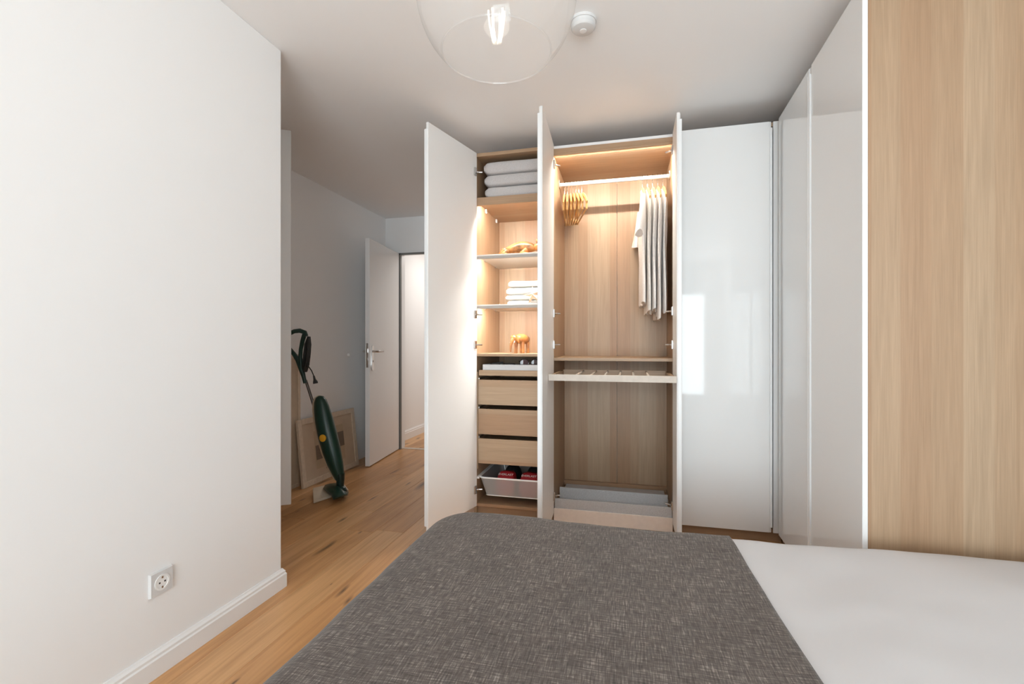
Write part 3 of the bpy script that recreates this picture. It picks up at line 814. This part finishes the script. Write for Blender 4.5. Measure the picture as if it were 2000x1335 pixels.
for k, (px, lab) in enumerate(((989, 'red and black padded glove behind the basket rim near the hinged door'), (1034, 'red and black padded glove in the basket beside the second open door'))):
    c = at_y(px, 926, YF + 0.07)
    T = thing('boxing_glove', lab, 'glove', (c.x, YF + 0.12, 0.132), 'padded gloves in the basket')
    m = MB()
    rr = []
    for dy, hw, z0, z1 in ((0.030, 0.058, 0.134, 0.236), (0.034, 0.061, 0.132, 0.242), (0.082, 0.062, 0.132, 0.274), (0.13, 0.056, 0.132, 0.268)):
        rr.append([Vector((c.x + hw * abs(math.cos(a)) ** 0.5 * (1 if math.cos(a) > 0 else -1), YF + dy, (z0 + z1) / 2 + (z1 - z0) / 2 * abs(math.sin(a)) ** 0.6 * (1 if math.sin(a) > 0 else -1))) for a in [2 * math.pi * q / 24 for q in range(24)]])
    m.loft(rr)
    cuff = finish('cuff', m, M_red, T, True)
    finish('palm', MB().blob((c.x + 0.008, YF + 0.22, 0.212), (0.058, 0.10, 0.078)), M_black, T, True)
    finish('thumb', MB().blob((c.x - 0.042, YF + 0.20, 0.20), (0.022, 0.065, 0.034)), M_black, T, True)
    text_mesh('EVERLAST', 0.0225, Matrix.Translation((c.x, YF + 0.0565, 0.2595)) @ Matrix.Rotation(R(33.7), 4, 'X'), M_white_cloth, cuff)

# ------------------------------------------------------------------ hangers and shirts on the rail
def hanger(x, rot, label, group, with_bar=True, drop=0.0, loc_only=False):
    T = thing('wooden_hanger', label, 'hanger', (x, RY, RZ - 0.27), group)
    Mx = Matrix.Translation((x, RY, RZ)) @ Matrix.Rotation(rot, 4, 'Z')
    def w(u, h, t=0.0): return Mx @ Vector((t, u, h))
    hook = [w(-0.017, 0.004), w(-0.014, 0.014), w(0.0, 0.0195), w(0.014, 0.013), w(0.0165, 0.0), w(0.010, -0.018), w(0.002, -0.034), w(0.0, -0.055), w(0.0, -0.085)]
    finish('hook', MB().tube(hook, 0.0019, 6), M_steel, T, True)
    m = MB()
    for sgn in (-1, 1):
        pts = [w(0, -0.085), w(0.05 * sgn, -0.094), w(0.11 * sgn, -0.118), w(0.17 * sgn, -0.152), w(0.215 * sgn, -0.190)]
        m.tube(pts, [0.018, 0.017, 0.0155, 0.014, 0.011], 10, flat=(Mx.to_3x3() @ Vector((1, 0, 0)), 0.45))
    finish('arms', m, M_hang, T, True, angle=60)
    if with_bar:
        m = MB().tube([w(-0.195, -0.225), w(0.195, -0.225)], 0.0055, 8)
        for sgn in (-1, 1): m.tube([w(0.195 * sgn, -0.172), w(0.195 * sgn, -0.230)], 0.006, 8)
        finish('trouser_bar', m, M_hang, T, True)
    return T
hl = [('wooden hanger hanging against the wardrobe side panel', -0.4245, -0.30),
      ('second empty wooden hanger from the side panel', -0.4050, 0.25),
      ('third empty wooden hanger from the side panel', -0.3855, -0.42),
      ('fourth empty wooden hanger from the side panel', -0.3660, 0.10),
      ('fifth empty wooden hanger from the side panel', -0.3465, -0.34),
      ('sixth empty wooden hanger from the side panel', -0.3270, -0.22),
      ('empty wooden hanger facing the bare back panel', -0.3075, -0.28)]
for k, (lab, x, r_) in enumerate(hl):
    r_ = (-0.10, -0.12, -0.15, -0.17, -0.20, -0.22, -0.25)[k]
    hanger(x, -r_, lab, 'empty wooden hangers on the rail')

def shirt(x, hem, col_, label, seed, sleeve=True, th=0.0115, rot=0.0, front=0.0):
    T = thing('hanging_shirt', label, 'shirt', (x, RY, hem), 'linen shirts on the rail')
    mt = linen('linen_%d' % seed, col_)
    Mx = Matrix.Translation((x, RY + front, 0)) @ Matrix.Rotation(rot, 4, 'Z')
    rings = []
    ztop = RZ - 0.088
    lev = [0.0, 0.02, 0.06, 0.10, 0.16, 0.24, 0.34, 0.46, 0.58, 0.70, 0.80, 0.90, 0.97, 1.0]
    n = 44
    for t_ in lev:
        z = ztop + (hem - ztop) * t_
        d_ = ztop - z
        hw = 0.055 + 0.165 * min(1.0, d_ / 0.105) ** 0.8
        if d_ > 0.105: hw = 0.22 - 0.03 * min(1, (d_ - 0.105) / 0.25)
        tk = 0.010 + (th - 0.010) * min(1.0, d_ / 0.12)
        ring = []
        for q in range(n):
            a = 2 * math.pi * q / n
            yy = math.cos(a); xx = math.sin(a)
            e = 0.75
            yq = (abs(yy) ** e) * (1 if yy > 0 else -1)
            amp = min(1.0, d_ / 0.3)
            fold = 0.006 * amp * math.sin(yq * 11 + 1.7 + 1.4 * math.sin(d_ * 5 + 1.0) + 0.12 * seed)
            fold += 0.0035 * amp * math.sin(yq * 23 + 0.7 + 0.12 * seed)
            nz = noise.noise(Vector((yq * 2 + seed, d_ * 4, xx + seed)))
            ring.append(Mx @ Vector((tk * xx * (1 + 0.22 * nz) + fold, yq * (hw + 0.012 * nz * amp), z + (0.012 * amp * math.sin(yq * 7 + seed) * t_ ** 6) + 0.008 * nz * t_ ** 4)))
        rings.append(ring)
    finish('shirt_body', MB().loft(rings), mt, T, True, angle=75)
    if sleeve:
        for sgn in (-1, 1):
            rr = []
            for i in range(8):
                u = i / 7
                z = ztop - 0.085 - 0.235 * u
                yc = sgn * (0.195 + 0.022 * math.sin(u * 2.2)) ; xc = -0.026 * u - 0.006
                r1, r2 = 0.040 + 0.012 * u, 0.013 + 0.010 * u
                ring = []
                for q in range(20):
                    a = 2 * math.pi * q / 20
                    wv = 1 + 0.14 * math.sin(3 * a + seed + u * 4)
                    ring.append(Mx @ Vector((xc + r2 * wv * math.sin(a), yc + r1 * wv * math.cos(a), z + 0.012 * math.cos(a) * sgn * u)))
                rr.append(ring)
            finish('sleeve', MB().loft(rr), mt, T, True, angle=75)
    m = MB().tube([Mx @ Vector((0.0085 * math.sin(a), 0.062 * math.cos(a), ztop + 0.002 - 0.02 * max(0, -math.cos(a)))) for a in [2 * math.pi * q / 20 for q in range(20)]], 0.0045, 6, closed=True)
    finish('collar', m, mt, T, True)
    return T
sl = [(0.086, 1.365, (0.853, 0.817, 0.784), 'first off-white linen shirt facing the bare back panel', 1, True),
      (0.118, 1.310, (0.864, 0.822, 0.773), 'second linen shirt counted from the bare back panel', 2, False),
      (0.150, 1.325, (0.843, 0.817, 0.795), 'middle linen shirt of the five hanging on the rail', 3, False),
      (0.181, 1.275, (0.853, 0.805, 0.763), 'longest linen shirt hanging next to the one by the door', 4, False),
      (0.214, 1.315, (0.810, 0.800, 0.795), 'pale grey linen shirt hanging against the side panel', 5, False)]
for x, hem, c_, lab, sd, slv in sl:
    shirt(x, hem, c_, lab, sd, slv, rot=(0.040, 0.035, 0.030, 0.025, 0.020)[sd - 1])
    hanger(x, (0.040, 0.035, 0.030, 0.025, 0.020)[sd - 1], 'wooden hanger inside the ' + ('first', 'second', 'third', 'fourth', 'fifth')[sd - 1] + ' linen shirt from the bare back panel', 'wooden hangers carrying shirts', False)

# ------------------------------------------------------------------ bed
BZ = 0.444
BEDX0, BEDX1, BEDY0, BEDY1 = -0.680, 1.40, 0.02, 1.665
BD = thing('bed', 'double bed with white mattress under duvet and brown throw', 'bed', ((BEDX0 + BEDX1) / 2, (BEDY0 + BEDY1) / 2, 0))
box('mattress', M_matt, BD, BEDX0 + 0.03, BEDX1, BEDY0 + 0.03, BEDY1 - 0.03, 0.22, BZ - 0.045, 0.04, 3)
box('bed_base', M_bedbase, BD, BEDX0 + 0.05, BEDX1, BEDY0 + 0.05, BEDY1 - 0.05, 0.08, 0.22, 0.01)
for lx in (BEDX0 + 0.12, BEDX1 - 0.1):
    for ly in (BEDY0 + 0.12, BEDY1 - 0.12):
        finish('leg', MB().tube([(lx, ly, 0), (lx, ly, 0.08)], [0.022, 0.026], 12), M_cord, BD, True)

def drape(name, mat, rx0, rx1, ry0, ry1, ux0, ux1, uy0, uy1, top, rc, rf, nx, ny, thick, puff, fold, skew=0.0, lift=0.0):
    """cloth of unfolded extent (ux, uy) laid over a rounded block (rx, ry): flat on top, rolling over the edge, then hanging"""
    def sdf(x, y):
        cx, cy = (rx0 + rx1) / 2, (ry0 + ry1) / 2
        hx_, hy_ = (rx1 - rx0) / 2 - rc, (ry1 - ry0) / 2 - rc
        px, py = abs(x - cx) - hx_, abs(y - cy) - hy_
        ox, oy = max(px, 0), max(py, 0)
        l = math.hypot(ox, oy)
        d_ = l + min(max(px, py), 0) - rc
        if l > 1e-6: nx_, ny_ = ox / l, oy / l
        elif px > py: nx_, ny_ = 1, 0
        else: nx_, ny_ = 0, 1
        return d_, nx_ * (1 if x > cx else -1), ny_ * (1 if y > cy else -1)
    bm = bmesh.new(); uvl = bm.loops.layers.uv.new('UVMap')
    grid = []
    for j in range(ny + 1):
        row = []
        for i in range(nx + 1):
            y = uy0 + (uy1 - uy0) * j / ny; x = ux0 + (ux1 + (skew * (ry1 - max(y, 0.5)) if y < ry1 else 0) - ux0) * i / nx
            d_, n1, n2 = sdf(x, y)
            zt = top + puff(x, y)
            if d_ <= -rf * 0.35:
                p = Vector((x, y, zt))
            else:
                d2 = d_ + rf * 0.35
                bx_, by_ = x - n1 * d2, y - n2 * d2
                a = min(d2 / rf, math.pi / 2)
                out = rf * math.sin(a); dn_ = rf * (1 - math.cos(a))
                if d2 > rf * math.pi / 2:
                    ex = d2 - rf * math.pi / 2
                    per = (x - cx0) * n2 - (y - cy0) * n1
                    dn_ += ex * 0.99; out += fold * min(1, ex / 0.15) * (math.sin(per * 14) + 0.5 * math.sin(per * 31 + 1)) + 0.02 * ex
                p = Vector((bx_ + n1 * out, by_ + n2 * out, max(zt - dn_, 0.03)))
            row.append((bm.verts.new(p), (x, y)))
        grid.append(row)
    for j in range(ny):
        for i in range(nx):
            q = (grid[j][i], grid[j][i + 1], grid[j + 1][i + 1], grid[j + 1][i])
            f = bm.faces.new([v[0] for v in q]); f.smooth = True
            for lp__, v in zip(f.loops, q): lp__[uvl].uv = v[1]
    bm.normal_update()
    if lift:
        for v, n in [(v, v.normal.copy()) for v in bm.verts]: v.co += n * lift
    me = bpy.data.meshes.new(name); bm.to_mesh(me); bm.free()
    o = bpy.data.objects.new(name, me); col.objects.link(o); me.materials.append(mat)
    md = o.modifiers.new('thickness', 'SOLIDIFY'); md.thickness = thick; md.offset = -1
    return o
cx0, cy0 = 0.3, 0.8
def puff(x, y):
    v = 0.010 * noise.noise(Vector((x * 2.6, y * 2.6, 3.0))) + 0.004 * noise.noise(Vector((x * 7, y * 7, 1.0)))
    v += 0.030 * math.exp(-((x - 1.05) / 0.50) ** 2) * math.exp(-((y - 1.5) / 0.35) ** 2)
    v += 0.012 * math.exp(-((x + 0.42) / 0.25) ** 2) * math.exp(-((y - 1.55) / 0.3) ** 2)
    return v
o = drape('duvet', M_duvet, BEDX0, BEDX1 + 0.3, BEDY0, BEDY1 + 0.06, BEDX0 - 0.30, BEDX1 - 0.01, BEDY0 - 0.3, BEDY1 + 0.36, BZ, 0.11, 0.075, 110, 110, 0.03, puff, 0.012)
tag(o, 'white cotton duvet spread over the bed', 'duvet')
o = drape('bed_throw', M_throw, BEDX0, BEDX1 + 0.3, BEDY0, BEDY1 + 0.06, BEDX0 - 0.36, 0.332, BEDY0 - 0.32, BEDY1 + 0.40, BZ, 0.11, 0.075, 120, 150, 0.005, puff, 0.012, 0.045, 0.010)
tag(o, 'brown-grey woven throw laid across the foot of the bed', 'throw')

# ------------------------------------------------------------------ pendant lamp and smoke detector
lz = 1.30                              # distance along the view axis
rc_ = at_y(970, 103, 1.0)
dv = ray(970, 103); C0 = Vector((0, 0, H)) + dv * lz     # centre of the opening
RO = 108.0 / F * lz                    # opening radius
RG = 156.0 / F * lz * 1.0              # globe radius
hgt = math.sqrt(RG * RG - RO * RO)
gc = C0 + Vector((0, 0, hgt))
PLm = thing('pendant_lamp', 'clear glass globe pendant lamp hanging over the bed', 'lamp', (C0.x, C0.y, C0.z))
prof = []
a0 = -math.asin(hgt / RG)
for i in range(33):
    a = a0 + (math.pi / 2 - 0.16 - a0) * i / 32
    prof.append((RG * math.cos(a), RG * math.sin(a)))
finish('glass_globe', MB().lathe(prof, gc, 64), M_globe, PLm, True, angle=80)
finish('glass_lip', MB().lathe([(RO - 0.0026 + 0.0026 * math.cos(t), -hgt + 0.0026 * math.sin(t)) for t in [2 * math.pi * q / 10 for q in range(11)]], gc, 64), M_globe, PLm, True)
tz = gc.z + RG
finish('lamp_cap', MB().lathe([(0.0, 0.03), (0.03, 0.03), (0.034, 0.0), (0.034, -0.02), (0.0, -0.02)], (gc.x, gc.y, tz - 0.01), 32), M_steel, PLm, True)
finish('socket', MB().lathe([(0.0, 0.0), (0.021, 0.0), (0.021, -0.07), (0.0, -0.07)], (gc.x, gc.y, tz - 0.03), 24), M_steel, PLm, True)
bz = tz - 0.10
fl = MB().lathe([(0.014, 0.0), (0.017, -0.02), (0.034, -0.055), (0.040, -0.085), (0.034, -0.112), (0.018, -0.128), (0.0005, -0.132)], (gc.x, gc.y, bz + 0.02), 32)
finish('bulb_glass', fl, M_pane, PLm, True)
m = MB()
for k in range(6):
    a = 2 * math.pi * k / 6
    m.tube([(gc.x + 0.010 * math.cos(a), gc.y + 0.010 * math.sin(a), bz + 0.0), (gc.x + 0.020 * math.cos(a + 0.4), gc.y + 0.020 * math.sin(a + 0.4), bz - 0.085)], 0.0022, 6)
finish('filament', m, M_bulb, PLm, True)
pd = bpy.data.lights.new('pendant_light', 'POINT'); pd.energy = 0.2; pd.shadow_soft_size = 0.03; pd.color = (1.0, 0.93, 0.84)
po = bpy.data.objects.new('pendant_light', pd); col.objects.link(po); po.location = (gc.x, gc.y, bz - 0.045)
finish('cable', MB().tube([(gc.x, gc.y, tz + 0.02), (gc.x, gc.y, CEIL)], 0.003, 8), M_plastic, PLm, True)
finish('ceiling_rose', MB().lathe([(0.0, 0.0), (0.05, 0.0), (0.05, -0.018), (0.012, -0.03), (0.0, -0.03)], (gc.x, gc.y, CEIL), 32), M_plastic, PLm, True)

sd = at_z(1139, 40, CEIL)
SD = thing('smoke_detector', 'round white smoke detector on the ceiling', 'smoke detector', (sd.x, sd.y, CEIL - 0.045))
finish('base', MB().lathe([(0.0, 0.0), (0.054, 0.0), (0.054, -0.012), (0.0, -0.012)], (sd.x, sd.y, CEIL), 40), M_plate, SD, True)
finish('housing', MB().lathe([(0.0505, -0.012), (0.0505, -0.030), (0.044, -0.038), (0.030, -0.042), (0.0, -0.043)], (sd.x, sd.y, CEIL), 40), M_plate, SD, True)
finish('test_button', MB().lathe([(0.014, -0.0425), (0.014, -0.045), (0.0, -0.0455)], (sd.x, sd.y, CEIL), 20), M_edge, SD, True)

# ------------------------------------------------------------------ tall cupboard in the niche, its door ajar
T = thing('built_in_cupboard', 'tall white cupboard behind the wall corner with door ajar', 'cupboard', (-2.22, 2.09, 0.0))
box('body', M_board, T, -2.515, -1.96, YN + 0.002, 2.10, 0.0, 2.40, 0.001)
hpt = Vector((-2.500, 2.125, 0)); tgt = Vector((-2.002, 2.432, 0))
d_ = (tgt - hpt); w_ = d_.length; d_.normalize(); n_ = Vector((-d_.y, d_.x, 0))
lf = finish('door', MB().hexa([hpt + d_ * a + n_ * k + Vector((0, 0, z)) for z in (0.132, 2.415) for k in (0, 0.019) for a in (0, w_)], 0.0015), M_board, T)
for z in (0.35, 1.25, 2.15):
    finish('hinge', MB().box(-2.515, -2.47, 2.10, 2.135, z - 0.02, z + 0.02, 0.003), M_steel, lf)

# ------------------------------------------------------------------ pictures leaning on the niche wall
def leaning_picture(name, label, y0, y1, xb, xt, h, fw, th, prints, shear=0.0):
    """frame standing on the floor at x=xb, its top edge leaning to x=xt"""
    T = thing(name, label, 'picture', (xb, (y0 + y1) / 2, 0))
    up = Vector((xt - xb, 0, 0)); up.z = math.sqrt(h * h - (xt - xb) ** 2); up.normalize()
    ny = Vector((0, 1, 0)); nf = ny.cross(up).normalized()
    if nf.x < 0: nf = -nf
    o = Vector((xb, y0, 0.001)); W = y1 - y0
    def bx(mb, a0, a1, b0, b1, k0, k1, bev=0.0):
        return mb.hexa([o + ny * a + up * b_ + nf * k for b_ in (b0, b1) for k in (k0, k1) for a in (a0, a1)], bev)
    for nm, a in (('frame_side', (0, fw, 0, h)), ('frame_side', (W - fw, W, 0, h)), ('frame_bottom', (fw, W - fw, 0, fw)), ('frame_top', (fw, W - fw, h - fw, h))):
        finish(nm, bx(MB(), a[0], a[1], a[2], a[3], -th, 0, 0.0015), M_pframe, T)
    finish('back_board', bx(MB(), fw * 0.7, W - fw * 0.7, fw * 0.7, h - fw * 0.7, -th + 0.001, -th * 0.55), M_pframe, T)
    mt = finish('mat_board', bx(MB(), fw, W - fw, fw, h - fw, -th * 0.55, -th * 0.40), M_mat, T)
    for (a0, a1, b0, b1, mm, kk) in prints:
        finish('print', bx(MB(), a0 * W, a1 * W, b0 * h, b1 * h, -th * 0.40, -th * 0.40 + kk), mm, mt)
    return T
leaning_picture('leaning_picture', 'pale framed picture with small grey squares leaning behind the vacuum', 3.075, 3.830, -2.415, -2.470, 0.525, 0.042, 0.022,
                [(0.24, 0.76, 0.20, 0.78, M_print3, 0.0006), (0.25, 0.395, 0.335, 0.555, M_print1, 0.0012), (0.60, 0.76, 0.42, 0.66, M_print1, 0.0012), (0.40, 0.47, 0.16, 0.25, M_print2, 0.0012)])
leaning_picture('tall_canvas', 'taller pale beige board leaning behind the small picture', 2.62, 3.150, -2.4975, -2.506, 1.03, 0.03, 0.009, [])

# ------------------------------------------------------------------ upright vacuum cleaner leaning on the wall
vb = at_z(662, 948, 0.085)
vh = at_x(586, 650, -2.3735)
vd = Vector((vh.x - vb.x, vh.y - vb.y, 0)).normalized()
vn = Vector((vd.y, -vd.x, 0))                       # plane normal, towards the camera
if vn.y > 0: vn = -vn
def V(px, py, off=0.0):
    d = ray(px, py); o = Vector((0, 0, H))
    t_ = (vb - o).dot(vn) / d.dot(vn)
    return o + d * t_ + vn * off
VC = thing('vacuum_cleaner', 'dark green upright vacuum cleaner leaning in front of the pictures', 'vacuum cleaner', (vb.x, vb.y, 0))
fA, fB = at_z(612, 984, 0.0), at_z(681, 961, 0.0)
bA = at_z(611, 951, 0.055); bB = at_z(668, 938, 0.055)
m = MB().hexa([fA + Vector((0, 0, 0.002)), fB + Vector((0, 0, 0.002)), Vector((bA.x, bA.y, 0.002)), Vector((bB.x, bB.y, 0.002)),
               fA + Vector((0, 0, 0.022)), fB + Vector((0, 0, 0.022)), Vector((bA.x, bA.y, 0.052)), Vector((bB.x, bB.y, 0.052))], 0.006, 2)
head = finish('floor_nozzle', m, M_cream, VC, True)
cen = (fA + fB + Vector((bA.x, bA.y, 0)) + Vector((bB.x, bB.y, 0))) / 4
ab = (fB - fA); ab.z = 0; ab.normalize()
M3 = Matrix.Rotation(math.atan2(ab.y, ab.x), 3, 'Z')
c1 = at_z(659, 962, 0.045); c2 = at_z(645, 953, 0.055); c3 = at_z(669, 962, 0.05)
poly = [(631, 953), (635, 946.5), (644, 943.5), (657, 942.5), (668, 945), (677, 953), (681, 961), (679, 967), (664, 972), (651, 976), (647, 967), (639, 961)]
def zt(py): return 0.026 + (980 - py) / 36 * 0.034
m = MB().loft([[at_z(px, py, zt(py) - 0.012) for px, py in poly], [at_z(px, py, zt(py)) for px, py in poly],
               [at_z(658 + (px - 658) * 0.8, 958 + (py - 958) * 0.8, zt(py) + 0.022) for px, py in poly], [at_z(660 + (px - 660) * 0.45, 957 + (py - 957) * 0.45, zt(py) + 0.036) for px, py in poly]])
finish('nozzle_cover', m, M_green, head, True, angle=60)
finish('swivel_joint', MB().blob(at_z(668, 960, 0.060), (0.036, 0.036, 0.040), M=M3), M_green2, head, True)
finish('neck', MB().tube([V(663, 962), V(664, 948), V(665, 935), V(664, 924)], [0.030, 0.027, 0.029, 0.034], 14), M_green2, VC, True)
ax_ = [(623, 772.5), (624, 775), (625.5, 783), (628, 796), (633, 820), (640, 850), (648, 880), (655, 905), (661, 925), (664, 936)]
hw_ = [2, 8, 12.5, 15.5, 18, 19, 18, 15.5, 11.5, 8]
def shell(off, k, kk, dpx=0.0):
    rings = []
    for (px, py), w__ in zip(ax_, hw_):
        c = V(px + dpx, py, off); r = w__ / F * 3.35 * k
        axis = (V(664, 936) - V(623, 772.5)).normalized()
        sd_ = vn.cross(axis).normalized()
        rings.append([c + sd_ * (r * math.cos(a)) + vn * (r * kk * math.sin(a)) for a in [2 * math.pi * q / 20 for q in range(20)]])
    return rings
finish('bag_housing', MB().loft(shell(0.0, 1.0, 0.9)), M_green, VC, True, angle=70)
finish('back_shell', MB().loft(shell(-0.016, 1.10, 0.72, -5.5)), M_cream, VC, True, angle=70)
bc = V(641, 852, 0.0); axis = (V(664, 936) - V(623, 772.5)).normalized(); sd_ = vn.cross(axis).normalized()
rb = 19 / F * 3.35 * 0.9
finish('badge', MB().loft([[bc + vn * (rb + u) + sd_ * (r * math.cos(a)) + axis * (r * math.sin(a)) for a in [2 * math.pi * q / 24 for q in range(24)]] for u, r in ((-0.012, 0.027), (0.002, 0.026), (0.004, 0.022))]), M_yellow, VC, True)
finish('tube', MB().tube([V(622, 850, -0.045), V(612, 806, -0.03), V(603, 772, -0.02), V(595, 742, -0.01)], [0.011, 0.012, 0.010, 0.010], 10), M_tube, VC, True)
finish('tube_clip', MB().tube([V(619, 843, -0.03), V(617, 836, -0.03)], 0.014, 8), M_black, VC, True)
hd = finish('handle', MB().tube([V(596, 748), V(593, 735), V(588, 718), V(582, 703), V(575, 692), V(568, 684), V(561, 676), V(557, 667), V(559, 658), V(566, 651), V(575, 646.5), V(586, 645.5), V(596, 649), V(599, 656)],
       [0.013, 0.015, 0.020, 0.018, 0.016, 0.016, 0.016, 0.016, 0.016, 0.016, 0.016, 0.017, 0.016, 0.012], 12), M_green, VC, True, angle=70)
finish('handle_stem', MB().tube([V(595, 652), V(591, 665), V(587.5, 682), V(586.5, 698), V(588, 715), V(593, 733)], [0.017, 0.016, 0.0145, 0.015, 0.017, 0.014], 12), M_green, VC, True, angle=70)
m = MB()
for k in range(5):
    o_ = (k - 2) * 0.007
    m.tube([V(602.5 + k * 0.5, 657, o_), V(603.5 + k * 0.4, 672, o_ * 1.2), V(602 + k * 0.3, 692, o_ * 1.3), V(600 - k * 0.1, 712, o_ * 1.1), V(596.5, 725, o_), V(594.5, 715, o_), V(596, 693, o_), V(598.5, 672, o_), V(602.5 + k * 0.5, 657, o_)], 0.0065, 6)
finish('wound_cord', m, M_cord, VC, True)
m = MB().tube([V(602, 712, 0.01), V(607, 716, 0.02), V(612, 723, 0.02), V(615.5, 731, 0.02), V(617, 737, 0.02)], 0.004, 6)
pg = finish('loose_cord', m, M_cord, VC, True)
m = MB().tube([V(616.5, 733, 0.02), V(618, 740, 0.02), V(619.5, 745, 0.02), V(620, 748, 0.02)], [0.006, 0.009, 0.017, 0.017], 10)
finish('plug', m, M_cord, pg, True)
